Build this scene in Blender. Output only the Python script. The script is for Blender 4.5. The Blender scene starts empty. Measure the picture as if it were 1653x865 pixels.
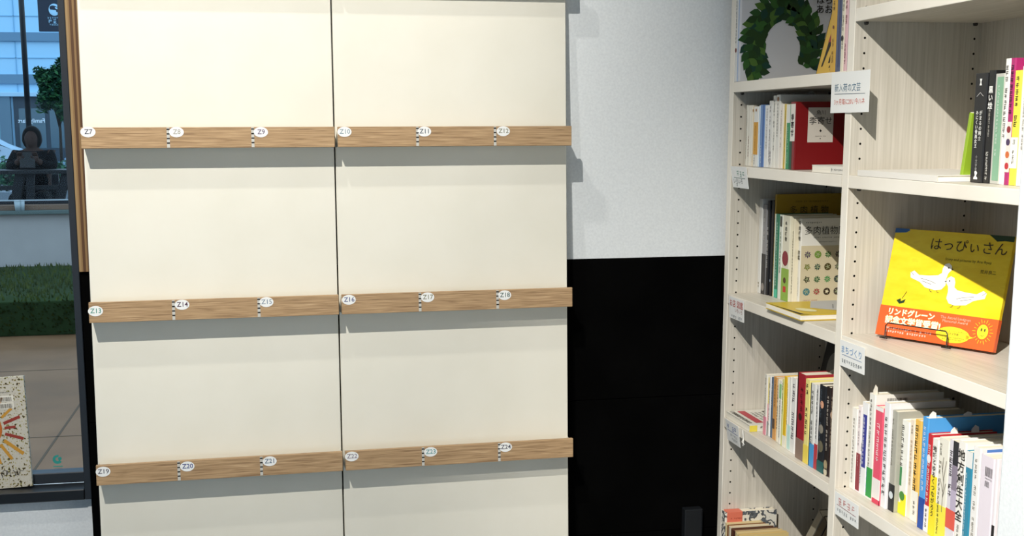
import bpy, bmesh, math, random
from mathutils import Matrix, Vector, Euler
random.seed(7)
SC = bpy.context.scene
COL = SC.collection

def lin(h):
    """'#rrggbb' -> linear rgba"""
    h = h.lstrip('#')
    out = []
    for i in (0, 2, 4):
        c = int(h[i:i+2], 16) / 255
        out.append(c / 12.92 if c <= .04045 else ((c + .055) / 1.055) ** 2.4)
    return (*out, 1)

# ------------------------------------------------------------------ camera
W_, H_ = 1653, 865
FPX, PX, PY = 1845.8, 754.0, 480.2
yaw, pitch, roll = map(math.radians, (9.52, 8.45, .30))
fw = Vector((math.sin(yaw)*math.cos(pitch), math.cos(yaw)*math.cos(pitch), -math.sin(pitch)))
rt = Vector((math.cos(yaw), -math.sin(yaw), 0)); dn = fw.cross(rt)
r2 = math.cos(roll)*rt + math.sin(roll)*dn; d2 = -math.sin(roll)*rt + math.cos(roll)*dn
cam = bpy.data.cameras.new('camera'); co = bpy.data.objects.new('camera', cam); COL.objects.link(co)
M = Matrix((r2, -d2, -fw)).transposed().to_4x4(); M.translation = (-1.229, -2.997, 1.496)
co.matrix_world = M
cam.sensor_width = 36; cam.sensor_fit = 'HORIZONTAL'; cam.lens = FPX/W_*36
cam.shift_x = (W_/2 - PX)/W_; cam.shift_y = (PY - H_/2)/W_
cam.clip_start = .05; cam.clip_end = 500
SC.camera = co

# ------------------------------------------------------------------ light and exposure
SC.view_settings.view_transform = 'Standard'; SC.view_settings.look = 'None'
SC.view_settings.gamma = 1; SC.view_settings.use_curve_mapping = False
SC.view_settings.exposure = 0.0
world = bpy.data.worlds.new('overcast_sky'); SC.world = world; world.use_nodes = True
bg = world.node_tree.nodes['Background']; bg.inputs[0].default_value = (.62, .82, 1.0, 1); bg.inputs[1].default_value = 1.75

def spot(name, loc, target, power, size, blend, radius, color):
    l = bpy.data.lights.new(name, 'SPOT'); l.energy = power; l.spot_size = math.radians(size); l.spot_blend = blend
    l.shadow_soft_size = radius; l.color = color
    o = bpy.data.objects.new(name, l); COL.objects.link(o); o.location = loc
    o.rotation_euler = (Vector(target) - Vector(loc)).to_track_quat('-Z', 'Y').to_euler()
    return o
WARM = (1.0, .965, .89)
spot('rack_spotlight', (-2.25, -3.2, 4.4), (-1.50, 0, 1.85), 820, 44, 1.0, .02, WARM)
spot('shelf_spotlight', (-2.1, -3.4, 3.52), (0, -1.86, 1.15), 1230, 54, 1.0, .02, (1.0, .955, .87))
spot('track_spotlight', (-1.75, -1.1, 3.5), (-1.2, .05, 1.2), 70, 70, .9, .04, WARM)

# ------------------------------------------------------------------ materials
MATS = {}
def mat(col, rough=.55, spec=.4, metal=0):
    """plain paint / paper / plastic of one colour, shared by colour"""
    key = (col, rough, spec, metal)
    if key in MATS: return MATS[key]
    m = bpy.data.materials.new('paint_' + col.strip('#')); m.use_nodes = True
    b = m.node_tree.nodes['Principled BSDF']
    b.inputs['Base Color'].default_value = lin(col); b.inputs['Roughness'].default_value = rough
    b.inputs['Specular IOR Level'].default_value = spec; b.inputs['Metallic'].default_value = metal
    MATS[key] = m
    return m

def noise_mat(name, stops, scale, rough=.5, spec=.35, nscale=1.0, detail=6, bump=0.0, kind='noise', dist=0.0):
    m = bpy.data.materials.new(name); m.use_nodes = True
    nt = m.node_tree; N = nt.nodes; L = nt.links; b = N['Principled BSDF']
    tc = N.new('ShaderNodeTexCoord'); mp = N.new('ShaderNodeMapping'); mp.inputs['Scale'].default_value = scale
    L.new(tc.outputs['Object'], mp.inputs['Vector'])
    if kind == 'noise':
        t = N.new('ShaderNodeTexNoise'); t.inputs['Scale'].default_value = nscale; t.inputs['Detail'].default_value = detail
        t.inputs['Distortion'].default_value = dist
        out = t.outputs['Fac']
    else:
        t = N.new('ShaderNodeTexVoronoi'); t.inputs['Scale'].default_value = nscale; out = t.outputs['Distance']
    L.new(mp.outputs['Vector'], t.inputs['Vector'])
    r = N.new('ShaderNodeValToRGB'); L.new(out, r.inputs['Fac'])
    el = r.color_ramp.elements
    while len(el) > 1: el.remove(el[-1])
    el[0].position, el[0].color = stops[0][0], lin(stops[0][1])
    for p, c in stops[1:]:
        e = el.new(p); e.color = lin(c)
    L.new(r.outputs['Color'], b.inputs['Base Color'])
    b.inputs['Roughness'].default_value = rough; b.inputs['Specular IOR Level'].default_value = spec
    if bump:
        bp = N.new('ShaderNodeBump'); bp.inputs['Strength'].default_value = bump; bp.inputs['Distance'].default_value = .002
        L.new(out, bp.inputs['Height']); L.new(bp.outputs['Normal'], b.inputs['Normal'])
    return m

PALE = [(.25, '#bdb7aa'), (.5, '#cbc5b9'), (.75, '#d6d0c5')]
pale_v = noise_mat('pale_wood_upright_grain', PALE, (150, 150, 3.5), rough=.5, nscale=1.6, detail=5)
pale_h = noise_mat('pale_wood_shelf_grain', PALE, (110, 3.5, 150), rough=.42, nscale=1.6, detail=5)
pale_e = noise_mat('pale_wood_lit_edge', [(.25, '#dcd5c8'), (.5, '#e9e3d7'), (.75, '#f0ebe1')], (45, 2.2, 2.2), rough=.42, nscale=1.6, detail=5)  # lighter copy of the wood, standing in for light on front edges
oak = noise_mat('oak_rail_grain', [(.30, '#86694c'), (.45, '#a98a66'), (.6, '#bb9b75'), (.75, '#ceb18c')], (9, 120, 260), rough=.5, nscale=1.3, detail=7, dist=.6)
cream = noise_mat('cream_panel_laminate', [(.3, '#e9e5d7'), (.7, '#eeeadd')], (3, 3, 3), rough=.35, spec=.4, nscale=2)
white_wall = noise_mat('white_wallpaper', [(.3, '#dde1e4'), (.7, '#e7ebed')], (1, 1, 1), rough=.8, spec=.2, nscale=160, detail=3, bump=.12)
black_board = noise_mat('black_painted_board', [(.3, '#040404'), (.7, '#070707')], (1, 1, 1), rough=.9, spec=.02, nscale=8)
black_frame = mat('#14171b', .5, .3)
grey_floor = noise_mat('grey_floor_tile', [(.3, '#62686f'), (.7, '#6e747b')], (1, 1, 1), rough=.5, nscale=6)
PAGES = noise_mat('page_edges', [(.35, '#d9cfb8'), (.65, '#efe8d8')], (2, 900, 2), rough=.8, spec=.1, nscale=1)
PAGES_H = noise_mat('page_edges_flat', [(.35, '#e4ddcc'), (.65, '#f3eee2')], (2, 2, 900), rough=.8, spec=.1, nscale=1)
PAGES_OLD = noise_mat('yellowed_page_edges', [(.35, '#c9a878'), (.65, '#e6cf9e')], (2, 900, 2), rough=.8, spec=.1, nscale=1)

# ------------------------------------------------------------------ mesh helpers
def new_bm(): return bmesh.new()

def quad(bm, pts, mi=0):
    f = bm.faces.new([bm.verts.new(p) for p in pts]); f.material_index = mi
    return f

def box(bm, x0, x1, y0, y1, z0, z1, mi=0, bevel=0, seg=2):
    if x0 > x1: x0, x1 = x1, x0
    if y0 > y1: y0, y1 = y1, y0
    if z0 > z1: z0, z1 = z1, z0
    v = [bm.verts.new(p) for p in ((x0,y0,z0),(x1,y0,z0),(x1,y1,z0),(x0,y1,z0),(x0,y0,z1),(x1,y0,z1),(x1,y1,z1),(x0,y1,z1))]
    fs = [bm.faces.new([v[i] for i in q]) for q in ((3,2,1,0),(4,5,6,7),(0,1,5,4),(1,2,6,5),(2,3,7,6),(3,0,4,7))]
    for f in fs: f.material_index = mi
    if bevel:
        es = {e for f in fs for e in f.edges}
        r = bmesh.ops.bevel(bm, geom=list(es), offset=bevel, segments=seg, affect='EDGES', profile=.6)
        for f in r['faces']: f.material_index = mi
    return v

def prism(bm, outline, axis, a, b, mi=0):
    """closed outline [(p,q)...] swept along axis ('x','y','z') from a to b"""
    def P(p, q, t):
        return {'z': (p, q, t), 'y': (p, t, q), 'x': (t, p, q)}[axis]
    lo = [bm.verts.new(P(p, q, a)) for p, q in outline]; hi = [bm.verts.new(P(p, q, b)) for p, q in outline]
    n = len(outline); fs = []
    for i in range(n):
        fs.append(bm.faces.new((lo[i], lo[(i+1) % n], hi[(i+1) % n], hi[i])))
    fs.append(bm.faces.new(lo[::-1])); fs.append(bm.faces.new(hi))
    for f in fs: f.material_index = mi
    return fs

def tube(bm, pts, rad, n=8, mi=0, cap=True):
    """round bar through points; rad one number or one per point"""
    pts = [Vector(p) for p in pts]
    rads = rad if isinstance(rad, (list, tuple)) else [rad]*len(pts)
    rings = []
    ref = Vector((.13, .27, .95))
    for i, p in enumerate(pts):
        d = (pts[min(i+1, len(pts)-1)] - pts[max(i-1, 0)]).normalized()
        u = d.cross(ref)
        if u.length < .05: u = d.cross(Vector((1, 0, 0)))
        u.normalize(); w = d.cross(u)
        rings.append([bm.verts.new(p + rads[i]*(math.cos(2*math.pi*k/n)*u + math.sin(2*math.pi*k/n)*w)) for k in range(n)])
    for a, b in zip(rings, rings[1:]):
        for k in range(n):
            f = bm.faces.new((a[k], a[(k+1) % n], b[(k+1) % n], b[k])); f.material_index = mi; f.smooth = True
    if cap:
        for r_, rev in ((rings[0], True), (rings[-1], False)):
            f = bm.faces.new(r_[::-1] if rev else r_); f.material_index = mi

def poly(bm, pts2, Mx, mi=0):
    """flat polygon given in (a, b) and placed by Mx (a->x, b->y of the matrix)"""
    f = bm.faces.new([bm.verts.new(Mx @ Vector((a, b, 0))) for a, b in pts2]); f.material_index = mi
    return f

def ell(cx, cy, rx, ry, n=20, rot=0, a0=0, a1=2*math.pi):
    c, s = math.cos(rot), math.sin(rot); out = []
    full = abs(a1-a0-2*math.pi) < 1e-6
    for k in range(n if full else n+1):
        t = a0 + (a1-a0)*k/n; x, y = rx*math.cos(t), ry*math.sin(t)
        out.append((cx + c*x - s*y, cy + s*x + c*y))
    return out

def stroke(a, b, w):
    """thin rectangle from a to b"""
    (x0, y0), (x1, y1) = a, b; L = math.hypot(x1-x0, y1-y0) or 1e-6
    nx, ny = -(y1-y0)/L*w/2, (x1-x0)/L*w/2
    return [(x0+nx, y0+ny), (x0-nx, y0-ny), (x1-nx, y1-ny), (x1+nx, y1+ny)]

def text(bm, body, size, Mx, mi=0, align='CENTER', line=1.0, res=2, sx=1.0, bold=0):
    """lettering in the built-in font, centred on the matrix origin"""
    c = bpy.data.curves.new('lettering', 'FONT'); c.body = body; c.size = size; c.resolution_u = res
    c.align_x = align; c.align_y = 'CENTER'; c.space_line = line; c.offset = bold*size
    o = bpy.data.objects.new('lettering', c)
    me = o.to_mesh()
    base = len(bm.verts); nf = len(bm.faces)
    vs = [bm.verts.new(Mx @ Vector((v.co.x*sx, v.co.y, 0))) for v in me.vertices]
    for p in me.polygons:
        try:
            f = bm.faces.new([vs[i] for i in p.vertices]); f.material_index = mi
        except ValueError: pass
    o.to_mesh_clear(); bpy.data.objects.remove(o); bpy.data.curves.remove(c)

def vtext(bm, body, size, Mx, mi=0, pitch=1.06, bold=.0):
    """one column of upright characters starting at the matrix origin, going down"""
    for k, ch in enumerate(body):
        if ch == ' ': continue
        if ch == 'ー':
            poly(bm, stroke((0, -(k+.1)*size*pitch), (0, -(k+.9)*size*pitch), size*.09), Mx, mi); continue
        text(bm, ch, size, Mx @ Matrix.Translation((0, -(k+.5)*size*pitch, 0)), mi, bold=bold)

def glyph(bm, cx, cy, s, Mx, mi, rnd):
    """small print too fine to read: a few strokes the size of one character"""
    w = s*.11
    for k in range(rnd.randint(2, 3)):
        y = cy + s*(.36 - .36*k) + rnd.uniform(-.05, .05)*s
        poly(bm, stroke((cx - s*rnd.uniform(.25, .42), y), (cx + s*rnd.uniform(.25, .42), y + rnd.uniform(-.08, .08)*s), w), Mx, mi)
    for k in range(rnd.randint(1, 2)):
        x = cx + rnd.uniform(-.3, .3)*s
        poly(bm, stroke((x, cy + s*rnd.uniform(.2, .42)), (x + rnd.uniform(-.15, .15)*s, cy - s*rnd.uniform(.2, .42)), w*1.1), Mx, mi)

def print_col(bm, x, z0, z1, s, Mx, mi, rnd):
    z = z1 - s/2
    while z > z0:
        if rnd.random() > .08: glyph(bm, x, z, s, Mx, mi, rnd)
        z -= s*1.12

def print_row(bm, x0, x1, y, s, Mx, mi, rnd):
    x = x0 + s/2
    while x < x1:
        if rnd.random() > .1: glyph(bm, x, y, s, Mx, mi, rnd)
        x += s*1.1

def barcode(bm, x0, x1, y0, y1, Mx, mi, rnd):
    x = x0
    while x < x1:
        w = rnd.choice((.0006, .0009, .0014)); poly(bm, [(x, y0), (x+w, y0), (x+w, y1), (x, y1)], Mx, mi); x += w + rnd.choice((.0006, .001, .0014))

def frame_at(origin, a, b):
    """matrix taking (a, b) drawing axes to the given world/local directions"""
    a = Vector(a).normalized(); b = Vector(b).normalized(); n = a.cross(b)
    m = Matrix((a, b, n)).transposed().to_4x4(); m.translation = origin
    return m

def obj(name, bm, mats, parent=None, smooth=False, label=None, recalc=True):
    if recalc: bmesh.ops.recalc_face_normals(bm, faces=bm.faces)
    me = bpy.data.meshes.new(name); bm.to_mesh(me); bm.free()
    for m in (mats if isinstance(mats, (list, tuple)) else [mats]): me.materials.append(m)
    if smooth:
        for p in me.polygons: p.use_smooth = True
    o = bpy.data.objects.new(name, me); COL.objects.link(o)
    if parent: o.parent = parent
    if label: o['label'] = label
    return o

def tag(o, label, cat, group=None, kind=None):
    o['label'] = label; o['category'] = cat
    if group: o['group'] = group
    if kind: o['kind'] = kind
    return o

def thing(name, label, cat, loc=(0, 0, 0), rot=(0, 0, 0), group=None, matrix=None):
    o = bpy.data.objects.new(name, None); COL.objects.link(o); o.empty_display_size = .05
    if matrix is not None: o.matrix_world = matrix
    else: o.location = loc; o.rotation_euler = rot
    return tag(o, label, cat, group)

def front_slot(bm, mi):
    """give the faces that look into the room (-x) another material slot"""
    bm.normal_update()
    for f in bm.faces:
        if f.normal.x < -.6 and f.calc_area() > 1e-4: f.material_index = mi

def struct(o):
    o['kind'] = 'structure'
    return o

# ------------------------------------------------------------------ the room
YW = .07                                   # front of the back wall
bm = new_bm(); box(bm, -8, .60, -7.5, YW, -.12, 0); struct(obj('floor', bm, grey_floor))
bm = new_bm(); box(bm, -8, .60, -7.5, .35, 5.2, 5.35); struct(obj('ceiling', bm, white_wall))
bm = new_bm()                              # back wall, upper part right of the window, above and below the window
box(bm, -1.731, .36, YW, .27, 1.133, 5.2); box(bm, -8, -1.731, YW, .27, 2.75, 5.2)
box(bm, -8, -1.731, YW+.012, .27, 0, .524); box(bm, -8, -4.6, YW, .27, .524, 2.75)
struct(obj('wall_back', bm, white_wall))
bm = new_bm()                              # black boards of the wainscot
for z0, z1 in ((0, .3285), (.3305, .7285), (.7305, 1.133)):
    box(bm, -1.7345, .36, YW-.002, YW+.05, z0, z1, bevel=.001, seg=1)
struct(obj('wall_back_wainscot', bm, black_board))
bm = new_bm()                              # cable box at the foot of the wainscot
box(bm, -.083, -.028, YW-.03, YW-.002, 0, .398, bevel=.004)
t_ = obj('cable_duct', bm, black_frame); tag(t_, 'black cable duct standing against the black wainscot beside the bookshelf', 'duct')
bm = new_bm(); box(bm, .36, .60, -1.40, .27, 0, 5.2); struct(obj('wall_right_niche', bm, white_wall))
bm = new_bm(); box(bm, -.05, .60, -7.5, -1.328, 0, 5.2, bevel=.004); struct(obj('wall_right', bm, white_wall))
bm = new_bm(); box(bm, -8, .60, -7.7, -7.5, 1.75, 5.2); box(bm, -8, -5.5, -7.7, -7.5, 0, 1.75); struct(obj('wall_rear', bm, white_wall))  # unseen rear wall; opening kept low to cut daylight fill in the room
bm = new_bm(); box(bm, -8.2, -8, -7.5, .27, 0, 5.2); struct(obj('wall_left', bm, white_wall))
# plywood edge trim between window and rack; last grey-brown strip paints the rack's shadow
ply = [mat('#8a6c46', .6), mat('#573a22', .6), mat('#9c8058', .6), mat('#765736', .6), mat('#5a4c3f', .6)]
bm = new_bm(); x = -1.731
for w, mi in ((.006, 2), (.004, 0), (.007, 1), (.005, 0), (.006, 1), (.005, 2), (.008, 4)):
    box(bm, x, x+w, YW-.012, YW+.01, 1.133, 2.75, mi); x += w
struct(obj('trim_1', bm, ply))

# ------------------------------------------------------------------ window
wr = bpy.data.objects.new('window_1', None); COL.objects.link(wr); wr.location = (-1.749, .10, .524); struct(wr)
def wpart(name, bm, m):
    o = obj(name, bm, m, wr); o.matrix_parent_inverse = Matrix.Translation((1.749, -.10, -.524)); return o
bm = new_bm()
box(bm, -1.749, -1.7315, .058, .165, .524, 2.75, bevel=.0015, seg=1)
box(bm, -4.6, -1.749, .122, .165, .553, .582, bevel=.002, seg=1)
box(bm, -4.6, -1.749, .122, .165, 2.70, 2.75); box(bm, -4.6, -4.56, .122, .165, .58, 2.72)
wpart('window_frame', bm, mat('#23282f', .45, .4))
bm = new_bm(); box(bm, -4.6, -1.749, .055, .122, .524, .553, bevel=.002, seg=1)
wpart('window_sill', bm, mat('#15181c', .35, .5))
gm = bpy.data.materials.new('window_glass'); gm.use_nodes = True
nt = gm.node_tree; nt.nodes.remove(nt.nodes['Principled BSDF'])
tr = nt.nodes.new('ShaderNodeBsdfTransparent'); tr.inputs[0].default_value = (.90, .96, 1, 1)
gl = nt.nodes.new('ShaderNodeBsdfGlossy'); gl.inputs['Roughness'].default_value = .02
mx = nt.nodes.new('ShaderNodeMixShader'); mx.inputs[0].default_value = .004
nt.links.new(tr.outputs[0], mx.inputs[1]); nt.links.new(gl.outputs[0], mx.inputs[2]); nt.links.new(mx.outputs[0], nt.nodes['Material Output'].inputs[0])
bm = new_bm(); box(bm, -4.57, -1.749, .140, .146, .575, 2.71); wpart('window_pane', bm, gm)

# green round sticker on the inside of the pane
bm = new_bm(); F = frame_at((-1.828, .1385, .615), (1, 0, 0), (0, 0, 1))
out_ = ell(0, 0, .0125, .0125, 22, 0, math.radians(70), math.radians(330)); inn = ell(0, .001, .0052, .0052, 16, 0, math.radians(70), math.radians(330))[::-1]
poly(bm, out_ + inn, F); poly(bm, ell(.0062, .002, .005, .005, 14), F)
poly(bm, stroke((-.012, -.019), (.013, -.0195), .0022), F, 0); poly(bm, stroke((-.008, -.0235), (.011, -.024), .001), F, 1)
o = obj('window_sticker', bm, [mat('#2f8f86'), mat('#5d6b66')])
tag(o, 'small teal crescent logo sticker on the glass low in the window', 'sticker')

# ------------------------------------------------------------------ display rack: two leaning units
RU = Matrix(((.999607, -.028017, .000346), (.027958, .998175, .053525), (-.001845, -.053494, .998566))).to_4x4()
RU.translation = (-.451178, -.05968, 0)
DR, HR = .058, .051
rails_z = (1.918, 1.49798, 1.07062, .66094)   # top edge of each rail along the board
tape = mat('#c9c7c0', .6); ink_black = mat('#191919', .6); stick = mat('#f4f4f2', .5)
endg = mat('#dcd8cc', .45)
INK = {'Z7': '#4a4456', 'Z8': '#a9a49a', 'Z9': '#6b5876', 'Z10': '#8fa0a8', 'Z11': '#4c5560', 'Z12': '#7a7a5e',
       'Z13': '#3f8f80', 'Z14': '#5a3f52', 'Z15': '#7f8fa0', 'Z16': '#46467c', 'Z17': '#8c8a70', 'Z18': '#4b6660',
       'Z19': '#4a4a56', 'Z20': '#2f3f86', 'Z21': '#5a6f86', 'Z22': '#85778a', 'Z23': '#5fa0a0', 'Z24': '#3f3f52'}
INKN = {'Z7': 'dark grey', 'Z13': 'green', 'Z20': 'blue'}
ST = {1: [('Z7', -1.223, 1.487), ('Z8', -1.014, 1.486), ('Z9', -.809, 1.485), ('Z10', -.600, 1.485), ('Z11', -.395, 1.485), ('Z12', -.187, 1.485)],
      2: [('Z13', -1.224, 1.049), ('Z14', -1.016, 1.058), ('Z15', -.808, 1.058), ('Z16', -.599, 1.057), ('Z17', -.394, 1.057), ('Z18', -.188, 1.056)],
      3: [('Z19', -1.223, .645), ('Z20', -1.018, .646), ('Z21', -.812, .647), ('Z22', -.601, .647), ('Z23', -.393, .647), ('Z24', -.190, .648)]}
TP = {1: (-1.034, -.829, -.413, -.209), 2: (-1.037, -.827, -.414, -.207), 3: (-1.039, -.833, -.413, -.207)}
def rack_unit(x0, x1, label):
    root = thing('display_rack', label, 'display rack', group='cream display rack units', matrix=RU @ Matrix.Translation(((x0+x1)/2, 0, 0)))
    cx = (x0+x1)/2
    L = lambda x: x - cx
    bm = new_bm(); box(bm, L(x0), L(x1), 0, .018, .0, 2.12, bevel=.0012, seg=1)
    obj('back_panel', bm, cream, root)
    bm = new_bm()                              # rear legs that prop the board
    for xx in (x0+.05, x1-.09):
        box(bm, L(xx), L(xx+.03), .0182, .045, .0, 1.9)
    obj('rear_support', bm, mat('#3a3a3a', .5), root)
    for k, zt in enumerate(rails_z):
        bm = new_bm()
        box(bm, L(x0+.002), L(x1-.002), -DR, -DR+.012, zt-HR, zt, bevel=.0008, seg=1)
        rail = obj('front_rail', bm, oak, root)
        bm = new_bm(); box(bm, L(x0+.002), L(x1-.002), -DR+.012, 0, zt-HR+.002, zt-HR+.012)
        obj('trough_bottom', bm, cream, root)
        for xa in (x0+.002, x1-.0032):         # thin metal end brackets
            bm = new_bm(); prism(bm, [(-DR+.012, zt-HR+.001), (0, zt-HR+.001), (0, zt-.004), (-.02, zt-.010), (-DR+.012, zt-.024)], 'x', L(xa), L(xa+.0012))
            obj('end_bracket', bm, endg, root)
        if k in TP:
            F = frame_at((0, -DR-.0004, 0), (1, 0, 0), (0, 0, 1))
            for tx in TP[k]:
                if x0 < tx < x1:
                    bm = new_bm()
                    a, b = L(tx)-.0035, L(tx)+.0035
                    poly(bm, [(a, zt-HR+.001), (b, zt-HR+.001), (b, zt-.001), (a, zt-.001)], F, 0)
                    F2 = F @ Matrix.Translation((0, 0, .0003))
                    for q in range(5):
                        zz = zt-.0035-q*.0112
                        if zz-.0036 > zt-HR: poly(bm, [(a, zz-.0034), (b, zz-.0034), (b, zz), (a, zz)], F2, 1)
                    obj('dashed_tape', bm, [tape, ink_black], rail, label='grey tape strip with black dashes')
        for nm, sx, sz in ST.get(k, []):
            if x0 < sx < x1:
                bm = new_bm(); F = frame_at((L(sx), -DR-.0007, sz), (1, 0, 0), (0, 0, 1))
                poly(bm, ell(0, 0, .0178, .0128, 28), F, 0)
                text(bm, nm, .0165, F @ Matrix.Translation((.001, .0002, .0003)), 1, bold=.008)
                obj('number_sticker', bm, [stick, mat(INK[nm])], rail, label='white oval sticker reading ' + nm)
    return root
rack_unit(-1.242, -.6230, 'cream leaning display rack nearest the window with rails Z7 to Z21')
rack_unit(-.6192, 0.0, 'cream leaning display rack nearest the bookshelf with rails Z10 to Z24')

# ------------------------------------------------------------------ bookshelf
TH, W1 = .028, .621
YM0 = -TH - W1; YM1 = YM0 - TH; YR0 = YM1 - W1; YR1 = YR0 - TH
DB = .295; ZTOP = 2.46
bs = thing('bookshelf', 'tall pale wood bookshelf of two bays filled with books by the white wall', 'bookshelf', (0, -.66, 0))
def bpart(name, bm, m, lab=None):
    o = obj(name, bm, m, bs, label=lab); o.matrix_parent_inverse = Matrix.Translation((0, .66, 0)); return o
hole = mat('#15130f', .9, .05)
def side(y0, y1, faces):
    bm = new_bm(); box(bm, 0, DB+.012, y1, y0, 0, ZTOP, bevel=.0012, seg=1); front_slot(bm, 2)
    for yf, s in faces:
        for k in range(-32, 40):
            z = 1.169 + .032*k
            for hx in (.024, .280):
                F = frame_at((hx, yf - s*.0003, z), (1, 0, 0), (0, 0, 1)); poly(bm, ell(0, 0, .0026, .0026, 10), F, 1)
    return bm
bpart('side_panel', side(0, -TH, [(-TH, 1)]), [pale_v, hole, pale_e])
bpart('middle_panel', side(YM0, YM1, [(YM1, 1), (YM0, -1)]), [pale_v, hole, pale_e])
bpart('side_panel', side(YR0, YR1, [(YR0, -1)]), [pale_v, hole, pale_e])
for ya, yb in ((-TH, YM0), (YM1, YR0)):
    bm = new_bm(); box(bm, DB, DB+.006, yb, ya, .05, ZTOP-.03); bpart('rear_panel', bm, pale_v)
    bm = new_bm(); box(bm, .015, .03, yb, ya, 0, .05); bpart('plinth', bm, pale_h)
bm = new_bm(); box(bm, -.002, DB+.012, YR1-.002, .002, ZTOP, ZTOP+.03, bevel=.001, seg=1); bpart('top_panel', bm, pale_h)
SHZ = {1: (.078, .215, .687, 1.0385, 1.3895, 1.6135, 2.09), 2: (.078, .33, .687, 1.0385, 1.3895, 1.742, 2.10)}
peg = mat('#4d4a45', .4, .5)
for bay, (ya, yb) in ((1, (-TH, YM0)), (2, (YM1, YR0))):
    for z in SHZ[bay]:
        bm = new_bm(); box(bm, 0, DB, yb+.0005, ya-.0005, z-.0275, z, bevel=.0015, seg=2); front_slot(bm, 1)
        sh = bpart('shelf_board', bm, [pale_h, pale_e])
        bm = new_bm()
        for hx in (.024, .278):
            for yy, s in ((ya, -1), (yb, 1)):
                tube(bm, [(hx, yy, z-.031), (hx, yy+s*.008, z-.031)], .0034, 10); box(bm, hx-.0035, hx+.0035, min(yy, yy+s*.008), max(yy, yy+s*.008), z-.0300, z-.0276)
        o = obj('shelf_peg', bm, peg, sh)

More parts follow.
